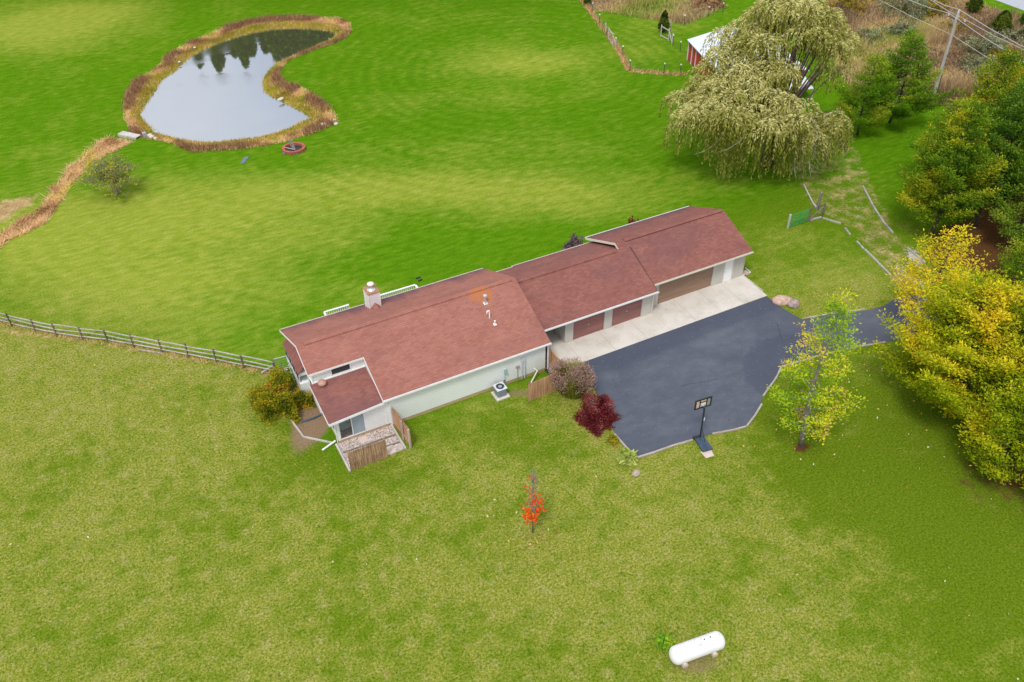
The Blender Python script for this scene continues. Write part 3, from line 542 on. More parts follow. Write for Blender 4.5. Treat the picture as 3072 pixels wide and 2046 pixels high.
jamb(25.95, 27.04, wy2); jamb(32.23, 33.34, wy2, 2.8); jamb(34.24, 35.4, wy2, 2.8); gw.box((29.635, wy2+.06, 2.62), (5.19, .12, .34)); gw.box((33.79, wy2+.06, 2.5), (.9, .12, .58))
gw.slab([(27.04, wy2, 2.45), (27.5, wy2, 2.45), (27.04, wy2+.02, 2.05)], .02); gw.slab([(31.9, wy2, 2.45), (32.23, wy2, 2.45), (32.23, wy2+.02, 2.2)], .02)
n0 = len(gw.v); prof = [(wy2+.12, SL), (9.5, SL), (9.5, bB[1]+.0), (bR[0], bR[1]-TH-.01), (wy2+.12, 2.72+.6*.408-TH)]
gw.v += [(35.28, a, b) for a, b in prof]+[(35.4, a, b) for a, b in prof]; gw.f += [tuple(n0+i for i in range(5)), tuple(n0+5+i for i in range(5))[::-1]]+[(n0+i, n0+5+i, n0+5+(i+1) % 5, n0+(i+1) % 5) for i in range(5)]
n0 = len(gw.v); prof = [(wy2+.12, SL), (9.5, SL), (9.5, bB[1]+.0), (bR[0], bR[1]-TH-.01), (wy2+.12, 2.72+.6*.408-TH)]
gw.v += [(25.95, a, b) for a, b in prof]+[(26.07, a, b) for a, b in prof]; gw.f += [tuple(n0+i for i in range(5)), tuple(n0+5+i for i in range(5))[::-1]]+[(n0+i, n0+5+i, n0+5+(i+1) % 5, n0+(i+1) % 5) for i in range(5)]
gw.box((30.7, 9.44, 1.35), (9.2, .12, 2.4)); gw.build('garage_wall', M_beige, H)
MB().box((29.635, wy2+.1, (SL+2.45)/2), (5.19, .05, 2.45-SL)).build('garage_door', M_gdoor2, H)
f = MB().box((33.37, wy2+.03, 1.19), (.06, .09, 2.07)).box((34.21, wy2+.03, 1.19), (.06, .09, 2.07)).build('door_frame', M_cream, H)
d = MB().box((33.79, wy2+.06, 1.18), (.78, .06, 2.05)).build('door', plain('clean_white_door', (.87, .88, .90), .4, .02), H); MB().box((33.5, wy2+.01, 1.12), (.06, .05, .06)).build('handle', M_steel, d)
MB().box((26.62, wy2-.05, 2.42), (.12, .12, .1)).build('wall_light', M_dark, H)

# ------------------------------------------------------------------ yard objects round the house
def board_fence(m, a, b, h, bw=.14, gap=.006, z=0, dy=0):
    a, b = Vector(a), Vector(b); L_ = (b-a).length; n = max(1, int(L_/(bw+gap))); d = (b-a)/L_; ang = math.atan2(d.y, d.x)
    for i in range(n):
        p = a+d*((i+.5)*L_/n); hh = h+random.uniform(-.02, .02); m.box((p.x, p.y, z+hh/2), (bw, .02+random.uniform(0, .008), hh), ang)
# panel fence by the air conditioner: two panels and posts
fe = thing('privacy_fence', 'brown cedar board privacy fence corner standing by the air conditioner and tall pink grass', 'fence', (15.5, -2.5, 0))
m = MB(); board_fence(m, (13.09, -2.6, 0), (16.15, -2.5, 0), 1.6); m.build('panel', M_cedar, fe)
m = MB(); board_fence(m, (16.25, .0, 0), (16.25, -2.5, 0), 1.6); m.build('panel', M_cedar, fe)
MB().bar((16.19, -.05, 1.58), (16.19, -2.45, 1.58), .05, .09).bar((16.19, -.05, .5), (16.19, -2.45, .5), .05, .09).bar((13.1, -2.55, .4), (16.1, -2.45, .4), .05, .09).bar((13.1, -2.55, 1.3), (16.1, -2.45, 1.3), .05, .09).build('rail', M_cedar, fe)
for x, y in ((16.15, -.25), (16.2, -2.42), (13.2, -2.52)): MB().box((x, y, .82), (.09, .09, 1.64)).build('post', M_cedar if x > 14 else M_post, fe)
fe = thing('privacy_screen', 'weathered dark streaked board screen standing across the front of the gravel patio', 'fence', (1.5, -2.87, 0))
m = MB(); board_fence(m, (.3, -2.86, 0), (2.78, -2.88, 0), 1.62); m.build('panel', M_cedar2, fe)
MB().bar((.32, -2.82, 1.4), (2.75, -2.84, 1.4), .04, .08).bar((.32, -2.82, .4), (2.75, -2.84, .4), .04, .08).build('rail', M_cedar2, fe)
for x in (.36, 2.7): MB().box((x, -2.79, .8), (.09, .09, 1.6)).build('post', M_cedar2, fe)
fe = thing('privacy_screen', 'leaning brown board screen along the right side of the gravel patio by the white wall', 'fence', (4.3, -1.5, 0))
m = MB(); board_fence(m, (4.2, -.35, 0), (4.4, -2.9, 0), 1.7); m.build('panel', M_cedar, fe)
MB().bar((4.15, -.4, 1.5), (4.35, -2.8, 1.5), .04, .08).bar((4.15, -.4, .45), (4.35, -2.8, .45), .04, .08).build('rail', M_cedar, fe)
for p in ((4.14, -.45), (4.22, -1.9), (4.33, -2.82)): MB().box((p[0], p[1], .84), (.09, .09, 1.68)).build('post', M_pale, fe)
ac = thing('air_conditioner', 'round cornered grey air conditioner on a square pad by the white wall', 'air conditioner', (11.72, -1.1, 0))
MB().box((11.72, -1.12, .05), (1.0, 1.0, .1)).build('pad', M_conc, ac, bevel=.01)
b = MB().box((11.72, -1.1, .42), (.72, .72, .64)).build('cabinet', mat_panel('louvred_grey_cabinet', (.22, .25, .29), .06), ac, bevel=.12)
MB().box((11.72, -1.1, .77), (.78, .78, .06)).build('top_cover', plain('light_grey_cover', (.62, .65, .70), .5, .04), ac, bevel=.1)
MB().lathe((11.72, -1.1, .80), [(.27, .0), (.28, .015), (.3, .0)], 24).lathe((11.72, -1.1, .803), [(0, .006), (.26, .006)], 24).build('fan_grille', M_dark, ac)
MB().lathe((11.72, -1.1, .81), [(0, .01), (.12, .006), (.13, 0)], 16).build('fan_hub', M_grey, ac)
MB().tube([(12.0, -.9, .3), (12.2, -.6, .35), (12.45, -.36, .5)], .03, 8).build('refrigerant_line', M_black, ac)
def solo(mb, name, mat, label, cat, group=None, smooth=False, bevel=0):
    return tag(mb.build(name, mat, None, smooth, bevel), label, cat, group)
# patio
solo(MB().bar((.2, -.3, .07), (.22, -2.95, .07), .12, .14), 'landscape_timber', M_timber, 'white edged timber along the left side of the gravel patio', 'timber', 'patio border timbers')
solo(MB().bar((4.0, -.3, .07), (4.02, -2.8, .07), .13, .14), 'landscape_timber', M_timber, 'pale timber along the right side of the gravel patio beside the leaning screen', 'timber', 'patio border timbers')
solo(MB().bar((.35, -1.22, .055), (3.9, -1.3, .055), .1, .11), 'landscape_timber', M_tdark, 'dark timber crossing the middle of the gravel patio', 'timber', 'patio border timbers')
solo(MB().bar((2.8, -2.0, .055), (3.9, -2.05, .055), .09, .11), 'landscape_timber', M_tdark, 'short dark timber behind the square slab at the patio corner', 'timber', 'patio border timbers')
n = N('mixed_gravel'); vo = n.n('ShaderNodeTexVoronoi'); vo.inputs['Scale'].default_value = 26; n.l(n.tc, vo.inputs['Vector']); sp_ = n.n('ShaderNodeSeparateColor'); n.l(vo.outputs['Color'], sp_.inputs[0])
gc = n.ramp(sp_.outputs[0], [(.0, (.16, .09, .06)), (.4, (.42, .34, .30)), (.8, (.72, .66, .62))]); gc = n.mix(n.ramp(vo.outputs['Distance'], [(.02, 0.0), (.05, 0.0)]), gc, (.1, .08, .07)); n.bump(vo.outputs['Distance'], -.6, .03); n.fin(gc, .9)
gv = MB().prism([(.28, -.2), (.28, -2.8), (3.95, -2.75), (3.95, -.2)], -.05, .035)
for _ in range(900):
    x, y = random.uniform(.3, 3.93), random.uniform(-2.72, -.25); r = random.uniform(.02, .045); gv.box((x, y, .035+r*.3), (r*2, r*1.5, r), random.random()*3)
tag(gv.build('gravel', n.m), 'mixed tan and brown gravel filling the little patio', 'gravel', kind='stuff')
M_slab = plain('pinkish_slab', (.62, .50, .44), .85, .07)
solo(MB().box((1.93, -.72, .05), (.56, .6, .06), .05), 'paving_slab', M_slab, 'square pinkish slab in the gravel below the patio door', 'paving slab', 'patio slabs', bevel=.008)
solo(MB().box((3.1, -2.4, .05), (.62, .66, .06), .03), 'paving_slab', M_slab, 'pinkish slab at the front corner of the gravel patio beside the dark board screen', 'paving slab', 'patio slabs', bevel=.008)
solo(MB().bar((-.75, -.38, .08), (.25, -.1, .2), .1, .08), 'downspout_extension', M_white, 'white downspout extension lying on the grass by the sunroom corner', 'downspout')
pts = [gp(*p) for p in ((905,1267), (925,1262), (945,1255), (963,1246))]
solo(MB().tube([(p[0], p[1], .07) for p in pts], .07, 10), 'drain_hose', M_blueblk, 'dark corrugated drain hose lying beside the yellow shrub', 'hose')
E1 = [gp(853, 1234), gp(911, 1312)]; E2 = [gp(911, 1312), gp(1002, 1331)]
solo(MB().bar((*E1[0], .05), (*E1[1], .05), .11, .1), 'bed_edging', M_timber, 'grey edging running down the outer side of the shrub bed', 'edging', 'shrub bed edging')
solo(MB().bar((*E2[0], .05), (*E2[1], .05), .11, .1), 'bed_edging', M_timber, 'grey edging crossing from the shrub bed corner to the sunroom', 'edging', 'shrub bed edging')
solo(MB().tube([(15.75, -.35, .08), (15.75, -.95, .1)], .1, 10), 'drain_hose', M_black, 'short black drain hose inside the cedar fence corner', 'hose')

# ---- split rail fence on the left
posts = [(-60,955),(37,978),(108,995),(172,1008),(250,1019),(326,1027),(403,1042),(487,1058),(566,1072),(650,1087),(733,1103),(826,1122)]
fp = [gp(*p) for p in posts]; fence = thing('rail_fence', 'weathered three rail split wood fence crossing the left lawn to the house corner', 'fence', (*fp[6], 0))
for i, p in enumerate(fp):
    hgt = 1.22+random.uniform(-.05, .06); lean = random.uniform(-.05, .05)
    MB().bar((p[0], p[1], -.1), (p[0]+lean, p[1]+lean*.5, hgt), .14, .11, up=(1, .4, 0)).build('post', M_post, fence)
for i in range(len(fp)-1):
    a, b = fp[i], fp[i+1]; d = Vector((b[0]-a[0], b[1]-a[1], 0)).normalized()*.1
    for z in (.32, .70, 1.08):
        za, zb = z+random.uniform(-.05, .05), z+random.uniform(-.05, .05); mid = ((a[0]+b[0])/2, (a[1]+b[1])/2, (za+zb)/2-random.uniform(-.02, .04))
        MB().tube([(a[0]-d.x, a[1]-d.y, za), mid, (b[0]+d.x, b[1]+d.y, zb)], [.04, .055, .04], 6).build('rail', M_greyx, fence)
g0 = gp(831, 1116); g1 = gp(879, 1103)
gt = thing('garden_gate', 'silver tube gate with wire mesh hung between the rail fence and the house', 'gate', (*g0, 0))
ga, gb = Vector((g0[0], g0[1], 0)), Vector((g1[0], g1[1], 0)); MB().tube([ga+Vector((0, 0, .15)), ga+Vector((0, 0, 1.2)), gb+Vector((0, 0, 1.2)), gb+Vector((0, 0, .15)), ga+Vector((0, 0, .15))], .035, 8).build('frame', M_steel, gt)
m = MB()
for i in range(1, 12): q = ga.lerp(gb, i/12); m.tube([q+Vector((0, 0, .17)), q+Vector((0, 0, 1.18))], .004, 4)
for z in (.35, .55, .75, .95): m.tube([ga+Vector((0, 0, z)), gb+Vector((0, 0, z))], .004, 4)
m.build('mesh', M_grey, gt); MB().box((gb.x+.12, gb.y, .65), (.13, .13, 1.3)).build('post', M_post, gt); MB().bar((ga.x-.1, ga.y-.1, .06), (gb.x+.1, gb.y-.15, .06), .14, .12).build('sill', M_timber, gt)
lg = gp(806, 1110); solo(MB().bar((lg[0]-.55, lg[1]-.25, .12), (lg[0]+.5, lg[1]+.1, .25), .13, .12), 'wood_offcut', M_pale, 'pale timber offcut leaning at the foot of the fence end post', 'timber')
a, b = gp(415, 1050), gp(491, 1062); solo(MB().tube([(*a, .05), (*b, .06)], .055, 6), 'fallen_rail', M_greyx, 'single fallen fence rail lying in the grass below the split rail fence', 'fence rail')

# ---- basketball hoop
bb = gp(2100, 1315); Bk = thing('basketball_hoop', 'portable basketball hoop with black pole and blue black base at the driveway edge', 'basketball hoop', (*bb, 0))
base = [gp(2040+x*.1339, 1180+y*.1339) for x, y in ((320, 1050), (540, 1005), (735, 1275), (505, 1340))]
m = MB(); m.prism(base, .03, .2); m.build('base', M_blueblk, Bk, bevel=.05)
c0 = Vector((sum(p[0] for p in base)/4, sum(p[1] for p in base)/4, 0))
pt = Vector((bb[0], bb[1], 0)); MB().tube([pt+Vector((0, 0, .15)), pt+Vector((.01, .06, 1.8)), pt+Vector((.02, .1, 2.6))], .055, 10).build('pole', M_black, Bk)
fwd = Vector((.10, 1, 0)).normalized(); rgt = Vector((fwd.y, -fwd.x, 0))
bc = pt+fwd*.35+Vector((.05, 0, 2.80))
hw, hh = .61, .40
def bpt(a, b, o=0): return bc+rgt*a+Vector((0, 0, b))+fwd*o
Rb = Matrix((rgt, fwd, Vector((0, 0, 1)))).transposed()
m = MB()
for a, b, w, h in ((0, hh-.05, 2*hw, .1), (0, -hh+.05, 2*hw, .1), (-hw+.05, 0, .1, 2*hh-.2), (hw-.05, 0, .1, 2*hh-.2), (-.24, 0, .07, 2*hh-.2), (.24, 0, .07, 2*hh-.2), (0, .12, .41, .06)): m.box(bpt(a, b), (w, .05, h), R=Rb)
m.build('backboard_frame', M_black, Bk)
m = MB(); m.box(bpt(0, 0), (2*hw-.2, .012, 2*hh-.2), R=Rb); bd = m.build('backboard', plain('greyish_clear_panel', (.30, .32, .33), .25, .1, spec=.6), Bk)
MB().box(bpt(-.40, .0, -.02), (.22, .01, .52), R=Rb).build('decal', plain('orange_and_white_print', (.75, .45, .38), .5, .5, sc=6), Bk)
MB().box(bpt(0, -.1, -.02), (.36, .01, .30), R=Rb).build('decal', plain('white_print', (.8, .8, .8), .5, .05), Bk)
MB().box(bpt(0, .22, -.02), (.36, .01, .10), R=Rb).build('decal', MATS['orange_and_white_print'], Bk)
MB().bar(pt+Vector((.02, .09, 2.5)), bpt(-.12, -.15, -.03), .035).bar(pt+Vector((.02, .09, 2.5)), bpt(.12, -.15, -.03), .035).bar(pt+Vector((.0, .07, 1.8)), bpt(.1, -.3, -.03), .03).build('bracket', M_black, Bk)
rim = [bpt(.23*math.cos(t), -.37, .05+.26+.23*math.sin(t)) for t in np.linspace(0, 2*PI, 20)]; MB().tube(rim, .012, 6, False).build('rim', plain('dark_red_rim', (.25, .05, .04), .5, .1), Bk)
m = MB()
for t in np.linspace(0, 2*PI, 13)[:-1]: m.tube([bpt(.22*math.cos(t), -.38, .31+.22*math.sin(t)), bpt(.12*math.cos(t+.3), -.75, .31+.12*math.sin(t+.3))], .006, 4, False)
m.build('net', M_white, Bk)
MB().tube([pt+Vector((.12, .1, 1.45)), pt+Vector((.2, .12, 1.45)), pt+Vector((.2, .12, 1.65)), pt+Vector((.12, .1, 1.65)), pt+Vector((.12, .1, 1.45))], .025, 8).build('adjuster_handle', M_white, Bk)
MB().bar(pt+Vector((0, 0, 1.0)), c0+Vector((.15, .1, .2)), .03).bar(pt+Vector((.02, 0, 1.0)), c0+Vector((-.1, .2, .2)), .03).build('strut', M_black, Bk)
MB().bar((*gp(2079, 1318), .12), (*gp(2101, 1312), .12), .2, .16).build('wheel_bar', M_black, Bk, bevel=.02)
ps = [gp(2040+x*.1339, 1180+y*.1339) for x, y in ((455, 1310), (700, 1270), (765, 1400), (580, 1455))]
solo(MB().prism(ps, -.02, .025), 'paving_slab', M_slab, 'pale concrete slab under the base of the basketball hoop', 'paving slab', bevel=.005)

# ---- propane tank
ta, tb = gp(2032, 1965, .62), gp(2150, 1922, .62); tm = ((ta[0]+tb[0])/2, (ta[1]+tb[1])/2); d = Vector((tb[0]-ta[0], tb[1]-ta[1], 0)); ang = math.atan2(d.y, d.x)
T = thing('propane_tank', 'long white capsule propane tank lying on the front lawn', 'tank', (*tm, 0)); r = .475; hl = 1.18
prof = [(0, -hl-r*.72)]+[(r*math.sin(t), -hl-r*.72*math.cos(t)) for t in np.linspace(.12, PI/2, 9)]+[(r*math.sin(t), hl-r*.72*math.cos(t)) for t in np.linspace(PI/2, PI-.12, 9)]+[(0, hl+r*.72)]
def rot(o): o.rotation_euler.z = ang; return o
def tl(mb, name, mat, **k):
    o = mb.build(name, mat, None, **k); o.parent = T; o.rotation_euler.z = ang; return o
tl(MB().lathe((0, 0, .62), prof, 40, 'x'), 'body', M_tank, smooth=True)
tl(MB().lathe((0, 0, 1.07), [(.2, 0), (.2, .14), (.18, .2), (.1, .235), (0, .24)], 24), 'valve_dome', M_tank, smooth=True)
for x in (-1.25, 1.2): tl(MB().tube([(x, -.04, 1.08), (x, -.04, 1.13), (x, .04, 1.13), (x, .04, 1.08)], .012, 6), 'lifting_lug', M_grey)
for x in (.38, .72): tl(MB().lathe((x, .05, 1.085), [(.035, 0), (.035, .03), (0, .035)], 10), 'fitting', M_dark)
for x in (-.85, .85):
    tl(MB().box((x, 0, .1), (.3, .95, .2)), 'support_block', plain('pink_concrete_block', (.55, .42, .36), .9, .1) if x < 0 else MATS['pink_concrete_block'], bevel=.01)
    tl(MB().box((x, 0, .21), (.12, .8, .06)), 'saddle_leg', M_tank)

# ---- boulders
def boulder(name, u, v, s, label, mat, sq=(1, 1, .7), rz=0, seed=0, group=None, cat='boulder'):
    x, y = gp(u, v); me = bpy.data.meshes.new(name); import bmesh as _b; bm = _b.new(); _b.ops.create_icosphere(bm, subdivisions=3, radius=1)
    for w in bm.verts:
        k = 1+.25*noise.noise(w.co*1.2+Vector((seed*7.1, 0, 3)))+.1*noise.noise(w.co*3+Vector((seed, 2, 0))); c = w.co*k
        w.co = Vector((c.x*s*sq[0], c.y*s*sq[1], max(c.z, -.4)*s*sq[2]+s*sq[2]*.3))
    bm.to_mesh(me); bm.free(); me.shade_smooth(); o = link(name, me, mat); o.location = (x, y, 0); o.rotation_euler.z = rz
    return tag(o, label, cat, group)
M_pink = plain('pink_granite', (.52, .36, .29), .85, .3, sc=4, bump=.3); M_gran = plain('grey_pink_granite', (.36, .27, .25), .85, .3, sc=4, bump=.3); M_tanst = plain('tan_fieldstone', (.42, .34, .27), .9, .2, bump=.3); M_lime = plain('pale_fieldstone', (.62, .57, .52), .9, .15, bump=.3)
boulder('boulder', 2345, 905, .68, 'larger salmon and white boulder at the driveway edge', M_pink, (1.15, .75, .6), -.45, 1, 'driveway boulders')
boulder('boulder', 2380, 917, .52, 'smaller round grey pink boulder beside the salmon one at the driveway edge', M_gran, (1, .8, .75), .2, 2, 'driveway boulders')
boulder('fieldstone', 1908, 1421, .30, 'single tan fieldstone on the lawn below the driveway corner', M_tanst, (1, .75, .6), .3, 3, cat='stone')
boulder('fieldstone', 2237, 822, .26, 'rounded stone in the small edged bed at the garage corner', M_pink, (1, 1, .8), .3, 4, cat='stone')
boulder('fieldstone', 843, 298, .28, 'pale stone at the water edge on the right bank of the pond', M_lime, (1.5, .7, .6), .5, 5, cat='stone')
for i, (u, v, s) in enumerate(((1000, 363, .26), (1008, 372, .24), (970, 375, .3), (447, 408, .3), (455, 412, .26), (466, 416, .22), (584, 143, .16), (538, 186, .16))):
    boulder('fieldstone', u, v, s, 'small pale stone in the rough strip round the pond', M_lime, (1.2, .9, .6), i, 10+i, 'small stones round the pond', cat='stone')
# small corner bed edging and dish
q = [gp(2225, 828), gp(2251, 819), gp(2235, 806)]
for i, lab in enumerate(('white edging board along the front of the small corner bed at the garage', 'white edging board along the outer side of the small corner bed at the garage')):
    solo(MB().bar((*q[i], .06), (*q[i+1], .06), .06, .12), 'bed_edging', M_white, lab, 'edging', 'corner bed edging')
solo(MB().bar((*gp(2226, 828), .08), (*gp(2288, 876), .05), .1, .14), 'bed_edging', M_timber, 'pale edging timber between the concrete apron and the side lawn', 'edging')
dsh = thing('satellite_dish', 'small grey satellite dish on a short post behind the garage corner', 'satellite dish', (35.75, 3.2, 0))
MB().tube([(35.8, 3.1, 0), (35.8, 3.1, .6)], .03, 8).build('mast', M_grey, dsh); MB().tube([(35.8, 3.1, .7), (35.9, 2.75, .75)], .015, 6).build('feed_arm', M_grey, dsh)
o = MB().lathe((0, 0, 0), [(0, 0), (.12, .015), (.22, .05), (.28, .09)], 20).build('dish', plain('blue_grey_dish', (.5, .54, .6), .5, .05), None, True); o.parent = dsh; o.location = (.05, -.1, .72); o.rotation_euler = (math.radians(65), 0, .3)

# ---- driveway edging timbers, each its own
segs = [((2200,1291),(2137,1303),'behind the right of the basketball hoop'),((2078,1321),(2019,1338),'just left of the basketball hoop base'),((2019,1338),(1967,1357),'in the middle of the front driveway edge'),((1967,1357),(1912,1374),'ending at the front corner of the driveway'),((1906,1372),(1878,1343),'going up from the front corner of the driveway'),((1878,1343),(1842,1302),'beside the red shrub'),
 ((2200,1291),(2238,1281),'curving up right of the basketball hoop'),((2240,1280),(2264,1249),'on the curve right of the basketball hoop'),((2264,1249),(2285,1214),'where the driveway edge turns upward'),((2289,1190),(2306,1165),'halfway up the right curve of the driveway'),((2306,1165),(2322,1144),'short piece low on the inner bend of the driveway'),((2322,1144),(2332,1128),'short piece high on the inner bend of the driveway'),((2332,1128),(2343,1102),'at the inner corner below the drive entrance'),((2343,1102),(2399,1086),'along the lower drive entrance nearest the corner'),((2399,1086),(2449,1071),'along the lower drive entrance left of the thin tree'),((2449,1071),(2507,1055),'along the lower drive entrance behind the thin tree trunk'),((2507,1055),(2573,1042),'along the lower drive entrance right of the thin tree'),((2573,1042),(2656,1028),'at the far right of the lower drive entrance'),
 ((2410,957),(2490,943),'along the upper drive entrance left part'),((2490,943),(2594,929),'along the upper drive entrance right part')]
for a, b, w in segs:
    A, B_ = gp(*a), gp(*b); solo(MB().bar((*A, .04), (*B_, .04), .12, .10), 'driveway_edging', M_etim, 'pale edging timber '+w, 'edging', 'edging timbers round the driveway')
lsegs = [((2508,406),(2542,458),'highest on the far side of the grassy lane'),((2588,560),(2620,622),'upper middle of the far side of the grassy lane'),((2620,622),(2650,668),'on the far side of the grassy lane left of the big pines'),((2650,668),(2678,700),'ending at the foot of the big yellowing pine'),((2722,745),(2775,790),'beside the pale rocks at the foot of the lane'),
 ((2468,656),(2522,672),'starting at the brace post of the green gate'),((2534,686),(2550,706),'short piece on the near side bend of the lane'),((2570,726),(2590,748),'middle of the near side of the lane'),((2594,750),(2672,828),'longest on the near side of the lane by the lawn')]
for a, b, w in lsegs:
    A, B_ = gp(*a), gp(*b); solo(MB().bar((*A, .06), (*B_, .06), .14, .13), 'lane_timber', M_greyx, 'grey log timber '+w, 'edging', 'log timbers edging the lane')

# ---- green gate
A, B_ = Vector((*gp(2363, 684), 0)), Vector((*gp(2425, 664), 0)); gg = thing('farm_gate', 'green tubular farm gate between two posts at the lawn edge', 'gate', A)
m = MB(); a = A.lerp(B_, .06); b = A.lerp(B_, .94)
m.tube([a+Vector((0, 0, .12)), a+Vector((0, 0, 1.2)), b+Vector((0, 0, 1.3)), b+Vector((0, 0, .12)), a+Vector((0, 0, .12))], .035, 8); m.build('frame', M_green, gg)
m = MB()
for i in range(1, 7): m.tube([a+Vector((0, 0, .12+i*.155)), b+Vector((0, 0, .12+i*.165))], .024, 6)
m.tube([A.lerp(B_, .5)+Vector((0, 0, .12)), A.lerp(B_, .5)+Vector((0, 0, 1.22))], .024, 6); m.build('bar', M_green, gg)
for p, h in ((A, 1.35), (B_, 1.4)): MB().tube([p, p+Vector((0, 0, h))], .1, 10).build('post', M_pale if p is A else M_post, gg)
C = Vector((*gp(2465, 655), 0)); D = Vector((*gp(2452, 628), 0)); bf = thing('brace_fence', 'dark wooden brace posts with a diagonal between the green gate and the lane', 'fence', C)
MB().tube([C, C+Vector((0, 0, 1.5))], .09, 8).build('post', M_post, bf); MB().tube([D, D+Vector((0, 0, 1.75))], .12, 8).build('post', M_tdark, bf)
MB().bar(B_+Vector((.1, 0, .15)), C+Vector((0, 0, 1.25)), .09).build('brace', M_tdark, bf); MB().bar(D+Vector((0, 0, .3)), C+Vector((0, 0, 1.3)), .08).build('brace', M_tdark, bf)
MB().bar(B_+Vector((.15, 0, .1)), C+Vector((0, 0, .12)), .16).build('bottom_rail', M_greyx, bf)
E_ = Vector((*gp(2440, 615), 0)); F_ = Vector((*gp(2410, 555), 0)); MB().bar(D+Vector((0, 0, .1)), E_+Vector((0, 0, .1)), .14).bar(E_+Vector((0, 0, .08)), F_+Vector((0, 0, .08)), .1).build('bottom_rail', M_pale, bf)

# ---- fire pit, mat, plank bridge
fx, fy = gp(882, 449); fpth = thing('fire_pit', 'round red brick fire pit with burnt logs sticking up by the pond', 'fire pit', (fx, fy, 0))
m = MB()
for row_ in range(2):
    for k in range(20):
        t = 2*PI*(k+.5*row_)/20; m.box((fx+1.05*math.cos(t), fy+1.05*math.sin(t), .09+row_*.14), (.26, .3, .13), t)
m.build('brick_ring', M_brick, fpth); MB().lathe((fx, fy, .03), [(0, .03), (.9, 0)], 20).build('ash_bed', M_ash, fpth)
for i, (dx, dy, dz) in enumerate(((-.35, .2, 1.0), (-.15, .35, 1.1), (.0, .3, .9))): MB().tube([(fx-.1+i*.1, fy-.2, .1), (fx+dx, fy+dy, dz)], .06, 7).build('log', M_bark2, fpth)
MB().tube([(fx-.9, fy+.2, .4), (fx-.05, fy-.75, .35)], .035, 6).build('poker', M_dead, fpth)
k7 = 140/2355
ws = [gp(820+x*k7, 420+y*k7) for x, y in ((440, 640), (620, 580), (700, 700), (500, 735))]; solo(MB().prism(ws, 0, .06), 'hearth_slab', M_slate, 'blue grey flat slab at the left foot of the fire pit', 'slab', 'slabs at the fire pit')
ws = [gp(820+x*k7, 420+y*k7) for x, y in ((960, 690), (1240, 620), (1290, 690), (1180, 745), (980, 740))]; solo(MB().prism(ws, 0, .06), 'hearth_slab', M_slate, 'blue grey flat slab at the front foot of the fire pit', 'slab', 'slabs at the fire pit')
ws = [gp(340+x*K6, y*K6) for x, y in ((1180, 1520), (1225, 1460), (1262, 1460), (1215, 1522))]; solo(MB().prism(ws, 0, .05), 'garden_slab', M_slate, 'narrow blue grey slab lying alone in the grass left of the fire pit', 'slab')
brg = [gp(340+x*k7, 370+y*k7, .2) for x, y in ((215, 535), (480, 385), (1400, 585), (1130, 740))]
br = thing('plank_bridge', 'weathered grey plank footbridge over the dry ditch at the pond corner', 'footbridge', (*brg[0], 0))
A, B_, C, D = [Vector((p[0], p[1], .2)) for p in brg]; nb = 16; bridge_c = [((brg[0][0]+brg[1][0])/2, (brg[0][1]+brg[1][1])/2), ((brg[2][0]+brg[3][0])/2, (brg[2][1]+brg[3][1])/2)]
m = MB()
for i in range(nb):
    t = (i+.5)/nb; m.bar(A.lerp(D, t), B_.lerp(C, t), (D-A).length/nb-.02, .05)
m.build('planks', wood('bleached_planks', (.40, .37, .34), (.70, .66, .62), 'y'), br)
MB().bar(A-Vector((0, .05, .14)), D-Vector((0, .05, .14)), .1, .2).bar(B_-Vector((0, 0, .14)), C-Vector((0, 0, .14)), .1, .2).build('beam', M_greyx, br)
c = gp(436, 412); solo(MB().tube([(*c, 0), (c[0], c[1], .55)], .2, 12), 'culvert_pipe', M_grey, 'grey upright drain pipe beside the plank footbridge', 'pipe')
for (u, v, lab) in ((1255, 835, 'dark scrap of bark on the grass behind the house, further left'), (1261, 842, 'dark scrap of bark on the grass behind the house, further right')):
    c = gp(u, v); solo(MB().box((*c, .06), (.35, .12, .1), random.random()), 'bark_scrap', M_dark, lab, 'debris', 'scraps behind the deck')

# ---- barn
Bn = thing('red_barn', 'red steel barn with white metal roof mostly hidden behind the willow', 'barn', (62, 34, 0))
A = Vector((59.8, 42.1, 0)); wv_ = Vector((9.15, -3.25, 0)); lv = Vector((-3.5, -10.8, 0)); He, Hr = 2.5, 3.75; up = Vector((0, 0, 1))
c00, c10, c01, c11 = A, A+wv_, A+lv, A+wv_+lv; m0, m1 = A+wv_/2, A+wv_/2+lv
m = MB()
for p, q_ in ((c00, c01), (c10, c11)): m.face([p, q_, q_+up*He, p+up*He])
for p, q_, mm in ((c00, c10, m0), (c01, c11, m1)): m.face([p, q_, q_+up*He, mm+up*Hr, p+up*He])
m.build('wall', M_red, Bn)
wn_ = wv_.normalized()*.25; ln_ = lv.normalized()*.25
m = MB(); m.slab([c00-wn_-ln_+up*(He-.03), c01-wn_+ln_+up*(He-.03), m1+ln_+up*(Hr+.04), m0-ln_+up*(Hr+.04)], .08); m.slab([m0-ln_+up*(Hr+.04), m1+ln_+up*(Hr+.04), c11+wn_+ln_+up*(He-.03), c10+wn_-ln_+up*(He-.03)], .08); m.build('roof', M_tin, Bn)
m = MB(); o_ = -wv_.normalized()*.04
for p in (c00, c01, c00.lerp(c01, .12), c00.lerp(c01, .24)): m.bar(p+o_, p+o_+up*He, .16, .05)
m.bar(c00+o_+up*(He-.1), c01+o_+up*(He-.1), .04, .22); m.build('trim', M_white, Bn)
fo = lv.normalized()*.08
for t in (.42, .78):
    p = c01.lerp(c11, t-.17)+fo; q_ = c01.lerp(c11, t+.17)+fo; m = MB(); m.bar(p+up*1.0, q_+up*1.0, .06, 2.0); m.build('sliding_door', M_tin, Bn)
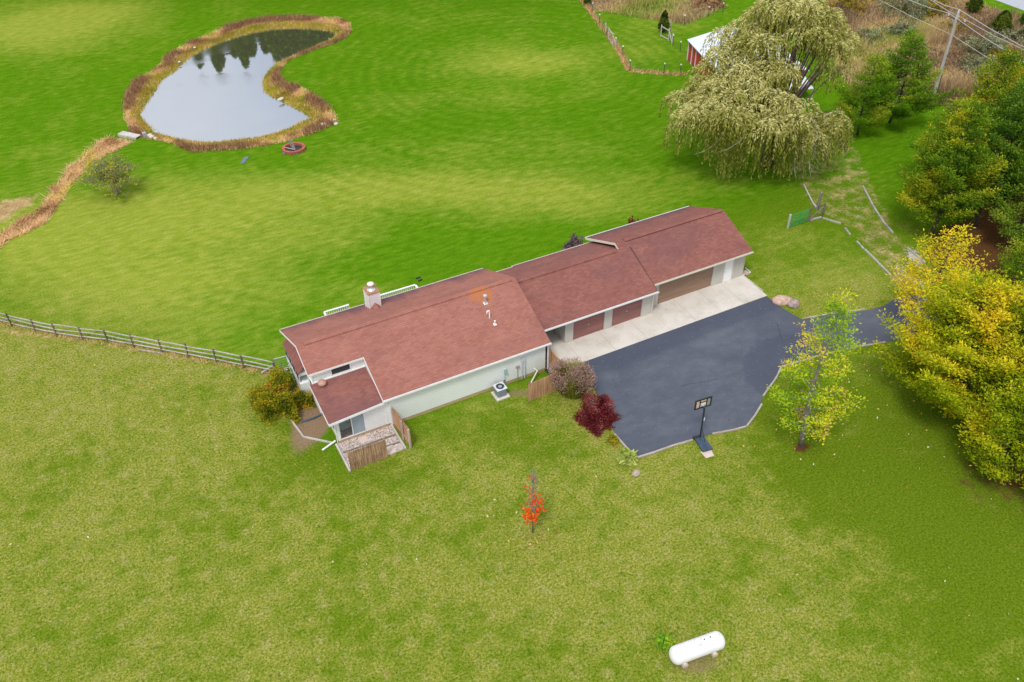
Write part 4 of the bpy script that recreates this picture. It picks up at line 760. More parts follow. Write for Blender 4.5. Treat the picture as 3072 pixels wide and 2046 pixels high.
lt = [c11-wv_*.45, c11, c11+lv.normalized()*2.4, c11-wv_*.45+lv.normalized()*2.4]
MB().slab([lt[0]+up*1.75, lt[1]+up*1.75, lt[2]+up*1.3, lt[3]+up*1.3], .08).build('lean_to_roof', M_tin, Bn)
for p in (lt[2], lt[3]): MB().bar(p, p+up*1.25, .12).build('post', M_pale, Bn)

# ---- wire fences with capped posts round the paddock
M_cap = plain('white_post_cap', (.85, .85, .85), .5, .02); M_tpost = plain('dark_steel_post', (.05, .07, .05), .6, .2)
def wire_fence(pts, h, label, base, wood_idx=()):
    P = [gp(*p) for p in pts]; F = thing('wire_fence', label, 'fence', (*P[0], 0))
    for i, p in enumerate(P):
        if i in wood_idx: MB().tube([(p[0], p[1], 0), (p[0], p[1], h+.15)], .07, 8).build('post', M_pale, F)
        else:
            q = MB().tube([(p[0], p[1], 0), (p[0], p[1], h)], .035, 6).build('post', M_tpost, F); MB().box((p[0], p[1], h+.05), (.13, .13, .12)).build('cap', M_cap, q)
    m = MB()
    for i in range(len(P)-1):
        for z in np.linspace(.12, h-.05, 5): m.tube([(*P[i], z), (*P[i+1], z)], .005, 4, False)
    m.build('wire', M_post, F); return F
K8 = 400/2355
wire_fence([(1700+a*K8, b*K8) for a, b in ((250, 0), (455, 225), (575, 430), (680, 600))], 1.25, 'wire fence with white capped posts running up the left side of the paddock', 0)
wire_fence([(1700+a*K8, b*K8) for a, b in ((860, 850), (985, 1000), (1112, 1255), (1715, 1310), (2000, 1330))], 1.25, 'wire fence with white capped posts turning the near corner of the paddock', 0)
wire_fence([(1700+a*K8, b*K8) for a, b in ((1870, 800), (2000, 920), (2150, 1060))], 1.25, 'short wire fence between the weathered corral rails and the barn', 0)
wire_fence([(1700+a*K8, b*K8) for a, b in ((1825, 545), (2070, 450), (2500, 300), (2750, 230))], 1.3, 'wire fence along the far rough field behind the barn', 0, (0,))
for lab, L4 in (('weathered board gate in the left paddock fence', ((685, 605), (735, 690), (815, 795), (865, 850))), ('weathered board gate beside the dark evergreen in the paddock', ((1660, 640), (1795, 715), (1860, 790)))):
    P = [gp(1700+a*K8, b*K8) for a, b in L4]; F = thing('paddock_gate', lab, 'gate', (*P[0], 0))
    for i, p in enumerate(P): MB().tube([(*p, 0), (*p, 1.5 if i < 3 else 1.2)], .07, 7).build('post', M_pale, F)
    i0 = 1 if len(P) == 4 else 0
    MB().bar((*P[i0], 1.3), (*P[i0+1], 1.25), .09).bar((*P[i0], .12), (*P[i0+1], .12), .09).build('rail', M_pale, F); MB().bar((*P[-2], 1.2), (*P[-1], .15), .07).build('brace', M_pale, F)
    if len(P) == 4: MB().bar((*P[0], .1), (*P[1], 1.2), .07).build('brace', M_tdark, F)

# ---- utility pole and lines
ub = gp(2790, 322); U = thing('utility_pole', 'tall pale wooden utility pole with crossarm in the rough field', 'utility pole', (*ub, 0))
ph = 10.3; lean = Vector((-.35, 0, 0)); top_ = Vector((ub[0], ub[1], ph))+lean*.5; b_ = Vector((ub[0], ub[1], 0))
MB().tube([b_, top_], [.19, .13], 12).build('pole', M_pale, U)
def at(u, v, z): return Vector((*gp(u, v, z), z))
la = at(2845, 48, 9.6); ra = at(2906, 42, 9.6); mid = b_.lerp(top_, 9.55/ph); ra = mid*2-la+Vector((0, 0, 0)); ra.z = 9.6
MB().bar(mid+(la-mid)*1.12, mid+(ra-mid)*1.12, .1, .13).build('crossarm', M_post, U)
MB().bar(mid.lerp(ra, .55), b_.lerp(top_, 8.8/ph), .04).bar(mid.lerp(la, .55), b_.lerp(top_, 8.8/ph), .04).build('brace', M_grey, U)
for p in (la, ra, top_): MB().lathe(tuple(p), [(.04, 0), (.07, .08), (.05, .16), (.07, .22), (0, .28)], 10).build('insulator', M_white, U)
MB().box(tuple(b_+Vector((-.05, -.2, 1.1))), (.18, .1, 1.0)).build('marker', plain('rust_red_marker', (.45, .08, .03), .7, .1), U)
MB().tube([b_+Vector((.3, -.3, 0)), b_.lerp(top_, .35)+Vector((.22, -.1, 0))], .03, 6).build('conduit', M_dark, U)
lines_ = [('upper bright power line over the tip of the utility pole', top_+Vector((0, 0, .28)), (2800, 0), (3072, 142), 10.4, M_steel, .028),
          ('power line on the outer end of the crossarm, close under the pole tip line', ra+Vector((0, 0, .28)), (2792, 0), (3072, 150), 9.8, M_steel, .024),
          ('power line on the near end of the crossarm', la+Vector((0, 0, .28)), (2727, 0), (3072, 187), 9.8, M_steel, .026),
          ('thin lower line crossing the middle of the utility pole', b_.lerp(top_, 8.0/ph), (2638, 0), (3072, 236), 7.8, M_cream, .018),
          ('dark slack cable lowest on the utility pole', b_.lerp(top_, 5.9/ph), (2546, 35), (2925, 236), 5.2, M_dark, .02)]
for lab, p, l_, r_, z, mt, rad in lines_:
    A, B_ = at(*l_, z), at(*r_, z); A2 = p+(A-p)*2.2; B2 = p+(B_-p)*2.2; A2.z = B2.z = p.z+.3
    pts = [A2, p.lerp(A2, .72)-Vector((0, 0, .15)), A if False else p.lerp(A, .95)-Vector((0, 0, .0)), p.lerp(A, .5)-Vector((0, 0, .1)), p, p.lerp(B_, .5)-Vector((0, 0, .1)), p.lerp(B_, .95), p.lerp(B2, .72)-Vector((0, 0, .15)), B2]
    solo(MB().tube(pts, rad, 5), 'power_line', mt, lab, 'cable', 'lines on the utility pole')

# ------------------------------------------------------------------ vegetation
def quads(name, P, U, V, h, mat, parent=None, tri=False):
    """P centres, U half-length vectors, V half-width vectors; a leaf is a diamond (or a blade triangle)."""
    P = np.asarray(P, float); n = len(P); o = wloc(parent); off = np.array([o.x, o.y, o.z])
    me = bpy.data.meshes.new(name)
    k = 3 if tri else 4
    vs = np.stack([P-V, P+V, P+U], 1) if tri else np.stack([P-U, P-V, P+U, P+V], 1)
    me.vertices.add(n*k); me.vertices.foreach_set('co', (vs.reshape(-1, 3)-off).astype(np.float32).ravel())
    me.loops.add(n*k); me.loops.foreach_set('vertex_index', np.arange(n*k, dtype=np.int32)); me.polygons.add(n); me.polygons.foreach_set('loop_start', np.arange(n, dtype=np.int32)*k)
    a = me.attributes.new('h', 'FLOAT', 'FACE'); a.data.foreach_set('value', np.clip(h, 0, 1).astype(np.float32))
    me.update(); return link(name, me, mat, parent)
def unit(v): return v/np.maximum(np.linalg.norm(v, axis=-1, keepdims=True), 1e-9)
def rvec(n): return unit(rng.normal(size=(n, 3)))
def leafcloud(name, P, size, mat, parent, h, up=.4, elong=1.6, var=.4):
    n = len(P); U = rvec(n); U[:, 2] = np.abs(U[:, 2])*up+U[:, 2]*(1-up); U = unit(U); V = unit(np.cross(U, rvec(n)))
    s = size*(1+var*rng.uniform(-1, 1, n))[:, None]; return quads(name, P, U*s*elong/2, V*s/2, h, mat, parent)
def nz3(P, sc, seed=0): return np.array([noise.noise(Vector((p[0]*sc+seed, p[1]*sc, p[2]*sc))) for p in P])
def blades(name, XY, h0, h1, w, mat, parent=None, lean=.35, hv=None, z=None):
    n = len(XY); zz = height(XY[:, 0], XY[:, 1]) if z is None else z+np.zeros(n); H_ = rng.uniform(h0, h1, n)
    P = np.stack([XY[:, 0], XY[:, 1], zz-.02], 1); U = rng.normal(size=(n, 3))*lean; U[:, 2] = 1; U = U*H_[:, None]
    a = rng.uniform(0, PI, n); V = np.stack([np.cos(a), np.sin(a), 0*a], 1)*(w/2*rng.uniform(.6, 1.4, n))[:, None]
    return quads(name, P, U, V, rng.uniform(0, 1, n) if hv is None else hv, mat, parent, True)
def sample(poly, n, extra=None):
    xs_ = [p[0] for p in poly]; ys_ = [p[1] for p in poly]; out = np.zeros((0, 2))
    while len(out) < n:
        X = rng.uniform(min(xs_), max(xs_), n*3); Y = rng.uniform(min(ys_), max(ys_), n*3); ok = inside(poly, X, Y)
        if extra is not None: ok &= extra(X, Y)
        out = np.concatenate([out, np.stack([X[ok], Y[ok]], 1)])
    return out[:n]

F_pine = foliage('pine_needles', [(0, (.05, .13, .008)), (.35, (.12, .26, .012)), (.7, (.25, .38, .02)), (1, (.45, .44, .04))])
F_pine2 = foliage('dark_pine_needles', [(0, (.025, .07, .008)), (.4, (.08, .18, .014)), (.75, (.17, .30, .025)), (1, (.32, .38, .04))])
F_blue = foliage('bluish_pine_needles', [(0, (.04, .10, .025)), (.5, (.11, .23, .05)), (1, (.28, .38, .16))])
F_yell = foliage('yellowing_needles', [(0, (.13, .17, .012)), (.3, (.34, .36, .015)), (.6, (.72, .62, .025)), (1, (.95, .68, .04))])
F_lime = foliage('yellow_green_needles', [(0, (.08, .15, .006)), (.35, (.24, .33, .010)), (.7, (.50, .52, .015)), (1, (.85, .62, .03))])
F_tinge = foliage('orange_tinged_needles', [(0, (.04, .11, .010)), (.40, (.14, .26, .014)), (.66, (.34, .40, .02)), (.90, (.60, .48, .02)), (1, (.70, .42, .04))])
F_thin = foliage('lime_needles', [(0, (.17, .32, .015)), (.4, (.36, .54, .025)), (.68, (.56, .62, .03)), (.85, (.90, .72, .04)), (1, (.60, .34, .12))])
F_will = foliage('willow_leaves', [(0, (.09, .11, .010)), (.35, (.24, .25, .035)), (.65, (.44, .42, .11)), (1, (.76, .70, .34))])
F_appl = foliage('sparse_apple_leaves', [(0, (.20, .18, .18)), (.35, (.24, .28, .06)), (.7, (.48, .48, .06)), (1, (.66, .58, .10))])
F_red = foliage('burning_bush_leaves', [(0, (.09, .015, .02)), (.5, (.21, .032, .036)), (.85, (.31, .08, .075)), (1, (.34, .20, .18))])
F_scar = foliage('scarlet_leaves', [(0, (.75, .05, .02)), (.5, (.85, .10, .02)), (1, (.95, .30, .02))])
F_fors = foliage('olive_orange_leaves', [(0, (.12, .15, .010)), (.40, (.30, .29, .015)), (.78, (.46, .34, .02)), (1, (.56, .28, .03))])
F_misc = foliage('ornamental_grass_blades', [(0, (.16, .20, .02)), (.5, (.36, .38, .05)), (1, (.55, .46, .14))]); F_plum = foliage('pink_grass_plumes', [(0, (.30, .20, .15)), (.5, (.48, .32, .26)), (1, (.66, .46, .42))])
F_straw = foliage('dry_bank_grass', [(0, (.36, .19, .08)), (.3, (.68, .43, .21)), (.6, (.88, .62, .36)), (.85, (.74, .56, .12)), (1, (.44, .46, .06))])
F_russ = foliage('russet_weeds', [(0, (.20, .10, .06)), (.5, (.38, .21, .12)), (1, (.55, .36, .18))]); F_bankg = foliage('bank_sedge', [(0, (.18, .20, .02)), (.5, (.46, .42, .04)), (1, (.62, .46, .08))])
F_mead = foliage('meadow_weeds', [(0, (.22, .14, .09)), (.3, (.42, .29, .17)), (.55, (.62, .46, .25)), (.75, (.46, .42, .12)), (1, (.26, .36, .06))])
F_sage = foliage('grey_green_shrub_leaves', [(0, (.13, .13, .05)), (.5, (.25, .28, .14)), (1, (.42, .44, .28))]); F_gold = foliage('golden_shrub_leaves', [(0, (.18, .14, .02)), (.5, (.36, .30, .03)), (1, (.6, .36, .04))])
F_juni = foliage('juniper_foliage', [(0, (.03, .055, .01)), (.5, (.08, .13, .02)), (1, (.19, .22, .03))]); F_purp = foliage('purple_grey_leaves', [(0, (.10, .07, .08)), (1, (.28, .21, .22))]); F_yuc = foliage('yucca_blades', [(0, (.20, .30, .03)), (1, (.62, .66, .20))])
F_lawn = foliage('lawn_tufts', [(0, (.045, .13, .008)), (.5, (.10, .22, .015)), (1, (.24, .30, .05))])

def pine(u, v, Ht, R, mat, label, seed, zlow=.18, dens=1.0, leaf=.2, lk=1.0, hb=0.0, bark=M_bark, whorl=.62, group=None, name='pine_tree', sparse=0.0, hn=.35, base=None, cat='tree'):
    r_ = random.Random(seed); x, y = base or gp(u, v); T_ = thing(name, label, cat, (x, y, 0), group)
    tr = MB(); n = 9; lx, ly = r_.uniform(-.25, .25), r_.uniform(-.25, .25)
    def tp(t): return Vector((x+lx*math.sin(t*3), y+ly*math.sin(t*4), Ht*t))
    r0 = .013*Ht+.03; tr.tube([tp(i/n) for i in range(n+1)], [r0*(1-.93*i/n) for i in range(n+1)], 9)
    P = []; Hh = []; z = zlow*Ht; az_ = r_.random()*6
    while z < Ht*.97:
        t = z/Ht; tt = (t-zlow)/(1-zlow); prof = min(1, (tt*3.2+.55))*((1-tt)**.72)
        k = r_.randint(4, 6)
        for j in range(k):
            if r_.random() < sparse: continue
            az_ += 2*PI/k+r_.uniform(-.35, .35); L_ = R*prof*r_.uniform(.62, 1.12)+.15
            if L_ < .25: continue
            rise = r_.uniform(.02, .28)+.35*tt; s = tp(t+r_.uniform(-.01, .02)); d = Vector((math.cos(az_), math.sin(az_), 0))
            pts = [s+d*L_*q+Vector((0, 0, L_*(rise*q*.6+.32*q*q-.08*math.sin(q*3)))) for q in (0, .33, .66, 1)]
            tr.tube(pts, [max(.018, r0*.26*(1-t)+.012), .016*L_/2+.008, .010, .004], 5, False)
            side = Vector((-d.y, d.x, 0)); nn = max(3, int(L_*2.6)); ch = r_.uniform(-.16, .16)
            for m_ in range(nn):
                q = .28+.72*(m_+r_.random()*.6)/nn; q = min(q, 1.0); i0 = min(int(q*3), 2); c_ = pts[i0].lerp(pts[i0+1], q*3-i0)
                sl = L_*.42*(1.12-q)*r_.uniform(.6, 1.2)+.12; sg = 1 if m_ % 2 else -1; dd = (side*sg*r_.uniform(.5, 1.0)+d*r_.uniform(.4, .9)).normalized()
                nt_ = max(1, int(sl/.2*dens))
                for w in range(nt_):
                    f = (w+.6)/nt_; P.append(tuple(c_+dd*sl*f+Vector((0, 0, .22*sl*f+r_.uniform(-.05, .1))))); Hh.append(ch)
        z += whorl*r_.uniform(.7, 1.25)*(1-.35*tt)
    tr.build('trunk', bark, T_, True)
    P = np.array(P); Hh = np.array(Hh); k = max(4, int(19*dens*lk)); n = len(P); lf = leaf*.62
    cl = .5+hn*1.3*nz3(P, .32, seed)+Hh+hb
    off = rng.normal(size=(n, k, 3))*np.array([.17, .17, .11])*leaf/.2; PP = (P[:, None]+off).reshape(-1, 3)
    U = unit(off*np.array([1, 1, .6])+np.array([0, 0, .09])).reshape(-1, 3); V = unit(np.cross(U, rvec(n*k))); s = lf*rng.uniform(.6, 1.35, n*k)[:, None]
    hh = np.repeat(cl, k)+rng.normal(0, .11, n*k)+.12*off.reshape(-1, 3)[:, 2]/.1*.5
    quads('crown', PP, U*s*.62, V*s*.26, hh, mat, T_); return T_

def ground_of(u, v): return gp(u, v)
pine(2403, 1335, 11.9, 3.3, F_thin, 'thin leaning lime green tree with gappy crown beside the basketball court', 1, .10, .8, .23, hb=.16, bark=M_bark2, whorl=.9, name='thin_tree', sparse=.26, hn=.6, lk=1.5)
pine(2742, 1030, 9.8, 4.1, F_yell, 'bright golden yellow tree overhanging the drive entrance', 2, .26, .8, .24, hb=.24, sparse=.22, name='yellow_tree')
pine(2830, 1215, 10.3, 6.0, F_lime, 'broad yellow green tree with the lowest skirt, right of the drive entrance', 3, .12, 1.15, .27, hb=.14, name='yellow_tree', whorl=.55)
pine(3010, 1230, 11.0, 5.2, F_lime, 'yellow green tree cut by the right edge of the photo above the lawn shadow', 4, .12, 1.1, .27, hb=.02, name='yellow_tree', whorl=.55)
pine(2985, 1425, 8.2, 3.6, F_lime, 'lowest yellow green tree at the right edge over the front lawn', 5, .12, 1.1, .25, hb=-.04, name='yellow_tree', whorl=.55)
pine(3130, 1500, 8.5, 3.2, F_lime, 'yellow green tree barely showing at the lower right edge', 6, .12, 1.0, .26, hb=-.15, name='yellow_tree')
pine(2794, 705, 12.2, 4.9, F_tinge, 'large green pine with orange tinged branches beside the lane', 7, .15, 1.15, .26, hb=-.02, whorl=.55, hn=.38)
pine(2925, 680, 13.5, 4.6, F_pine2, 'dark green pine directly behind the orange tinged pine', 8, .2, 1.1, .26, hb=.0, whorl=.6)
pine(3010, 620, 13.5, 4.8, F_blue, 'pale bluish pine at the right edge of the grove', 9, .2, 1.1, .26, hb=.05, whorl=.6)
pine(2900, 545, 12.8, 4.6, F_tinge, 'bright green pine at the top of the grove below the power lines', 10, .15, 1.1, .26, hb=.06, whorl=.6)
pine(2800, 560, 8.5, 3.8, F_pine, 'mid green pine on the upper left shoulder of the grove', 17, .15, 1.1, .25, hb=.12, whorl=.6)
pine(3020, 480, 12.5, 4.8, F_pine, 'green pine at the upper right corner of the grove', 11, .15, 1.0, .27, hb=.05)
pine(3040, 735, 9.0, 3.8, F_pine2, 'shaded pine at the right edge over the orange needle floor', 12, .12, 1.0, .26, hb=.15)
pine(3050, 872, 6.4, 2.6, F_pine, 'small round green tree at the right edge behind the golden tree', 13, .1, 1.1, .24, hb=.15)
pine(2572, 405, 8.3, 4.2, F_pine, 'front pine of the pair beside the willow with bare dark trunk', 14, .16, 1.2, .24, hb=.05, whorl=.85, sparse=.1)
pine(2668, 368, 9.6, 4.9, F_pine, 'taller green pine of the pair beside the willow, nearer the utility pole', 15, .12, 1.2, .25, hb=-.12, whorl=.8, sparse=.05)

# trees far beyond the pond that mirror in it (one mass, beyond the frame)
P = []; Hh = []
for i in range(84):
    bx_ = -20+i*1.0+random.uniform(-.6, .6); by_ = 103-.576*(bx_+14)+14+random.uniform(-2, 2); ht = random.uniform(8.4, 11.2)*(1.0 if bx_ > 0 else .85)
    for _ in range(1300):
        t = random.random()**.9; r2_ = 2.1*(1-t)**.6*math.sqrt(random.uniform(.2, 1)); a_ = random.random()*6.283; P.append((bx_+r2_*math.cos(a_), by_+r2_*math.sin(a_), .3+ht*t)); Hh.append(random.gauss(.35, .2))
o = leafcloud('far_treeline', np.array(P), .55, F_pine2, None, np.array(Hh)); tag(o, 'dark evergreen treeline beyond the field, mirrored in the pond', 'trees', kind='stuff')

# ---- willow
def willow(u, v):
    x, y = gp(u, v); T_ = thing('willow_tree', 'huge weeping willow with pale drooping foliage standing before the red barn', 'tree', (x, y, 0)); r_ = random.Random(5)
    tr = MB(); c = Vector((x, y, 0)); tr.tube([c, c+Vector((.1, .1, 1.6)), c+Vector((-.1, .2, 3.2))], [.75, .6, .55], 12)
    camr = Vector((RT[0], RT[1], 0)).normalized(); back = Vector((FW[0], FW[1], 0)).normalized()
    # bough domes: (right, back, top z, radius)
    big = [(-7.8,-2.2,7.6,2.2),(-8.1,.4,7.8,2.0),(-5.6,-3.6,8.0,2.3),(-5.0,-1.0,9.2,2.4),(-3.2,-4.6,7.8,2.2),(-2.6,-1.6,9.4,2.3),(-.6,-4.7,7.6,2.1),(.6,-2.4,8.6,1.9),(1.6,-4.6,6.4,1.6),(-8.4,-1.2,6.2,1.4),(-.2,-.2,10.2,1.7),
      (-1.2,5.0,12.6,2.0),(.2,5.0,14.4,2.4),(2.0,5.8,14.6,2.5),(3.8,5.0,13.6,2.4),(5.3,4.0,12.2,2.1),(2.6,2.6,13.0,2.1),(4.8,2.4,12.0,1.9),(5.6,2.6,9.8,1.6),(-2.4,7.0,11.6,1.8),(-.4,7.8,12.6,2.1),(2.8,7.8,12.8,2.2),(4.8,6.6,11.6,1.9),
      (4.6,-2.2,6.3,1.7),(3.4,-3.2,6.0,1.6),(5.6,-1.2,6.4,1.4),(-4.4,1.2,9.4,1.8),(-6.2,2.0,8.8,1.7),(-3.6,3.4,10.6,1.8),(-5.6,4.0,9.6,1.6),(-2.2,1.6,10.8,1.7),(-2.6,4.6,11.6,1.6),(-7.8,2.4,8.0,1.5),(-5.2,2.8,10.4,1.9),(-3.8,5.8,11.2,1.9),(-1.6,3.0,12.2,2.0),(-.2,.6,10.8,1.7),(-3.0,.2,9.8,1.8),(-6.6,.8,8.8,1.8)]
    boughs = []
    for (a, b, zt, rr) in big:
        k = 4 if rr > 1.9 else (3 if rr > 1.5 else 2); a0_ = r_.random()*6.283
        for i in range(k):
            t = a0_+i*2*PI/k+r_.uniform(-.3, .3); boughs.append((a+rr*.55*math.cos(t), b+rr*.55*math.sin(t), zt+r_.uniform(-.75, .35), rr*r_.uniform(.46, .62)))
    P = []; D = []; Hh = []; cent = []
    for (a, b, zt, rr) in boughs:
        tip = c+camr*a+back*b+Vector((0, 0, zt-.5)); s = c+Vector((0, 0, r_.uniform(2.2, 3.4))); mid = s.lerp(tip, .5)+Vector((0, 0, .8)); tr.tube([s, s.lerp(mid, .5)+Vector((0, 0, .5)), mid, mid.lerp(tip, .6)+Vector((0, 0, .3)), tip], [.20, .13, .08, .04, .015], 7, False)
        hb = r_.uniform(-.14, .12)
        ns = int(150*rr*rr/5*1.5)
        for k in range(ns):
            th = r_.random()*6.283; q = math.sqrt(r_.random()); o = Vector((math.cos(th)*q*rr, math.sin(th)*q*rr, rr*.8*math.sqrt(max(0, 1-q*q))-.6+r_.uniform(-.2, .2))); st = tip+o
            out = Vector((math.cos(th), math.sin(th), 0))*(.35+.7*q); L_ = r_.uniform(.7, 1.9)*(.6+.7*q)
            if b < -1.0 and r_.random() < .3: L_ *= 1.6
            n = int(L_/.10); ph_ = r_.random()*6
            for i in range(n):
                t = i*.10; p = st+out*(1-math.exp(-t*1.4))*.8+Vector((0, 0, .22*math.sin(min(t*2.5, PI))-t)); p += Vector((.06*math.sin(t*3+ph_), .06*math.cos(t*2.3+ph_), 0))
                if p.z < .5: break
                P.append(tuple(p)); sl = math.exp(-t*1.4); D.append(tuple((out*sl*1.2+Vector((0, 0, .35*sl-1+sl*.8))).normalized())); Hh.append(.50+hb+.30*sl-.12*t+r_.gauss(0, .15))  # strand tops lighter, hanging ends darker: light from above put into leaf colour
    # long curtains down to the grass at the front
    for k in range(250):
        a = r_.choice([r_.gauss(-5.2, .5), r_.gauss(-4.1, .3), r_.gauss(-1.6, 1.0), r_.gauss(-.2, .8), r_.gauss(-6.4, .5), r_.gauss(4.2, .8), r_.gauss(1.2, .6)]); b = r_.uniform(-5.2, -2.6); z0 = r_.uniform(5.2, 7.2); L_ = z0-r_.uniform(.5, 2.6)-(1.0 if a > 3 else 0)-(1.2 if a < -6 else 0); st = c+camr*a+back*b+Vector((0, 0, z0))
        for i in range(int(L_/.14)):
            t = i*.14; P.append(tuple(st+Vector((.12*math.sin(t*1.3+k), .12*math.cos(t+k), -t)))); D.append((r_.gauss(0, .1), r_.gauss(0, .1), -1)); Hh.append(r_.gauss(.36, .14))  # low curtains darker, their shade put into the leaf colour
    tr.build('trunk', M_bark, T_, True)
    for k in range(26):
        dm = MB(); p = c+camr*(1.2+r_.uniform(-.6, 1.2))+back*(-2.6)+Vector((0, 0, r_.uniform(3.5, 6.2))); d = camr*r_.uniform(.1, 1.0)+back*r_.uniform(-1.0, -.3)+Vector((0, 0, -r_.uniform(.3, 1.2))); pts = [p]
        for i in range(5): d = (d+Vector((r_.gauss(0, .25), r_.gauss(0, .25), r_.gauss(-.08, .2)))).normalized(); pts.append(pts[-1]+d*.75)
        dm.tube(pts, [.05, .045, .035, .028, .02, .01], 5, False)
        q = pts[3]; e = q+(d+Vector((r_.gauss(0, .6), r_.gauss(0, .6), -.3))).normalized()*1.2; dm.tube([q, e], [.022, .008], 4, False); dm.build('dead_branch', M_dead, T_, True)
    for (a, b, z) in ((-6.5, -4.6, 4.6), (-4.6, -5.4, 5.2)):
        p = c+camr*a+back*b+Vector((0, 0, z)); MB().tube([p, p+camr*-.9+Vector((0, 0, -.7)), p+camr*-1.9+back*-.3+Vector((0, 0, -.9))], [.045, .03, .012], 5, False).tube([p, p+camr*.5+Vector((0, 0, .9))], [.04, .02], 5, False).build('dead_branch', M_dead, T_, True)
    P = np.array(P); D = unit(np.array(D)+rng.normal(size=(len(P), 3))*.28); n = len(P); V = unit(np.cross(D, rvec(n))); s = rng.uniform(.7, 1.3, n)[:, None]
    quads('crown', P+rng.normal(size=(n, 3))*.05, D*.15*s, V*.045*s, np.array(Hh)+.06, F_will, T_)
willow(2300, 495)

# ---- small apple tree
def branchy(u, v, Ht, R, label, name, mat, bark, leaf, nleaf, z0, seed, droop=0.0, flat=.6, trunk=.12, hb=0, cat='tree', ratio=.8, nb=26, shift=(0, 0)):
    x, y = gp(u, v); T_ = thing(name, label, cat, (x, y, 0)); r_ = random.Random(seed); tr = MB(); c = Vector((x, y, 0)); fork = c+Vector((shift[0]*.3, shift[1]*.3, z0)); tr.tube([c, c.lerp(fork, .6)+Vector((.05, .03, 0)), fork], [trunk, trunk*.85, trunk*.7], 8); tips = []
    for k in range(nb):
        a = 2*PI*k/nb+r_.uniform(-.3, .3); el_ = math.radians(r_.uniform(8, 80)); L_ = R*r_.uniform(.65, 1.05); d = Vector((math.cos(a)*math.cos(el_), math.sin(a)*math.cos(el_), math.sin(el_)*(Ht-z0)/R)); e = fork+d*L_+Vector((shift[0]*.7, shift[1]*.7, 0)); m_ = fork.lerp(e, .5)+Vector((r_.gauss(0, .1), r_.gauss(0, .1), .12*L_)); tr.tube([fork, m_, e], [trunk*.35, trunk*.18, .01], 5, False)
        for j in range(7):
            s = fork.lerp(e, r_.uniform(.35, .95)) if r_.random() < .5 else m_.lerp(e, r_.random()); dd = Vector((r_.gauss(0, 1), r_.gauss(0, 1), r_.gauss(.1, .6)-droop)).normalized()*R*r_.uniform(.12, .32); tr.tube([s, s+dd], [.012, .005], 3, False); tips.append((s, s+dd))
    tr.build('trunk', bark, T_, True)
    P = []
    for _ in range(nleaf): s, e = r_.choice(tips); p = s.lerp(e, r_.uniform(.1, 1.1)); P.append((p.x+r_.gauss(0, .07*R/2), p.y+r_.gauss(0, .07*R/2), p.z+r_.gauss(0, .06*R/2)))
    P = np.array(P); h = .5+hb+.5*nz3(P, 1.0, seed)+rng.normal(0, .18, len(P)); leafcloud('crown', P, leaf, mat, T_, h); return T_
branchy(355, 582, 3.7, 3.7, 'small spreading tree with sparse yellowing leaves beside the dry ditch', 'apple_tree', F_appl, M_bark2, .085, 6500, 1.2, 3, .1, trunk=.16, nb=46)
# ---- sapling, half bare with scarlet leaves
x, y = gp(1598, 1597); T_ = thing('maple_sapling', 'slender half bare sapling with scarlet leaves on the front lawn', 'tree', (x, y, 0)); tr = MB(); tr.tube([(x, y, 0), (x+.05, y, 2), (x, y+.05, 5.4)], [.055, .04, .008], 7); r_ = random.Random(9); P = []
for k in range(64):
    z = r_.uniform(.7, 4.8); a = r_.random()*6.283; L_ = (.35+.85*(1-z/5.6))*r_.uniform(.5, 1.1); s = Vector((x+.02, y+.02, z)); e = s+Vector((math.cos(a)*L_*.7, math.sin(a)*L_*.7, L_*1.1)); tr.tube([s, e], [.014, .004], 4, False)
    for j in range(3): q = s.lerp(e, r_.uniform(.3, .9)); tr.tube([q, q+Vector((r_.gauss(0, .15), r_.gauss(0, .15), .22))], [.006, .003], 3, False)
    dn = 20 if z < 1.5 else (10 if z < 3.0 else 4)
    if z < 1.5 or r_.random() < (.45 if z < 3.2 else .2):
        for j in range(dn): q = s.lerp(e, r_.uniform(.3, 1.05)); P.append((q.x+r_.gauss(0, .09), q.y+r_.gauss(0, .09), q.z+r_.gauss(0, .09)))
tr.build('trunk', M_bark2, T_, True); P = np.array(P); leafcloud('crown', P, .11, F_scar, T_, .4+.5*nz3(P, 1.5)+rng.normal(0, .2, len(P)))

# ---- shrubs
def shrub(u, v, R, Ht, mat, label, nleaf, leaf=.12, seed=0, name='shrub', stems=40, tw=M_bark2, sx=1.0, group=None, elong=1.5, hn=.6, loc=None, lobes=.3, hb=0, up=.4):
    x, y = loc or gp(u, v); T_ = thing(name, label, 'shrub', (x, y, 0), group); r_ = random.Random(seed+100); m = MB(); P = []
    for k in range(stems):
        a = r_.random()*6.283; q = math.sqrt(r_.random()); e = Vector((x+math.cos(a)*q*R*.85*sx, y+math.sin(a)*q*R*.85, Ht*math.sqrt(max(.12, 1-q*q*.85))*r_.uniform(.75, 1.02))); s = Vector((x+math.cos(a)*.15, y+math.sin(a)*.15, 0)); m.tube([s, s.lerp(e, .5)+Vector((0, 0, .1)), e], [.02, .012, .005], 4, False)
    m.build('stem', tw, T_)
    D = rvec(nleaf); D[:, 2] = np.abs(D[:, 2])*1.15-.15; rad = rng.uniform(.42, 1, nleaf)**.5; P = D*rad[:, None]
    k = 1+lobes*nz3(D, 1.9, seed)*2; P = P*k[:, None]*np.array([R*sx, R, Ht]); P[:, 2] = np.maximum(P[:, 2], .05); P += np.array([x, y, 0])+rng.normal(size=P.shape)*.05
    h = .5+hb+hn*nz3(P, 1.3, seed)+rng.normal(0, .16, nleaf); leafcloud('leaves', P, leaf, mat, T_, h, elong=elong, up=up); return T_
shrub(852, 1212, 1.8, 1.75, F_fors, 'olive and orange forsythia shrub at the left end of the house', 16000, .085, 1, sx=1.0, lobes=.55, hn=.9, hb=-.12)
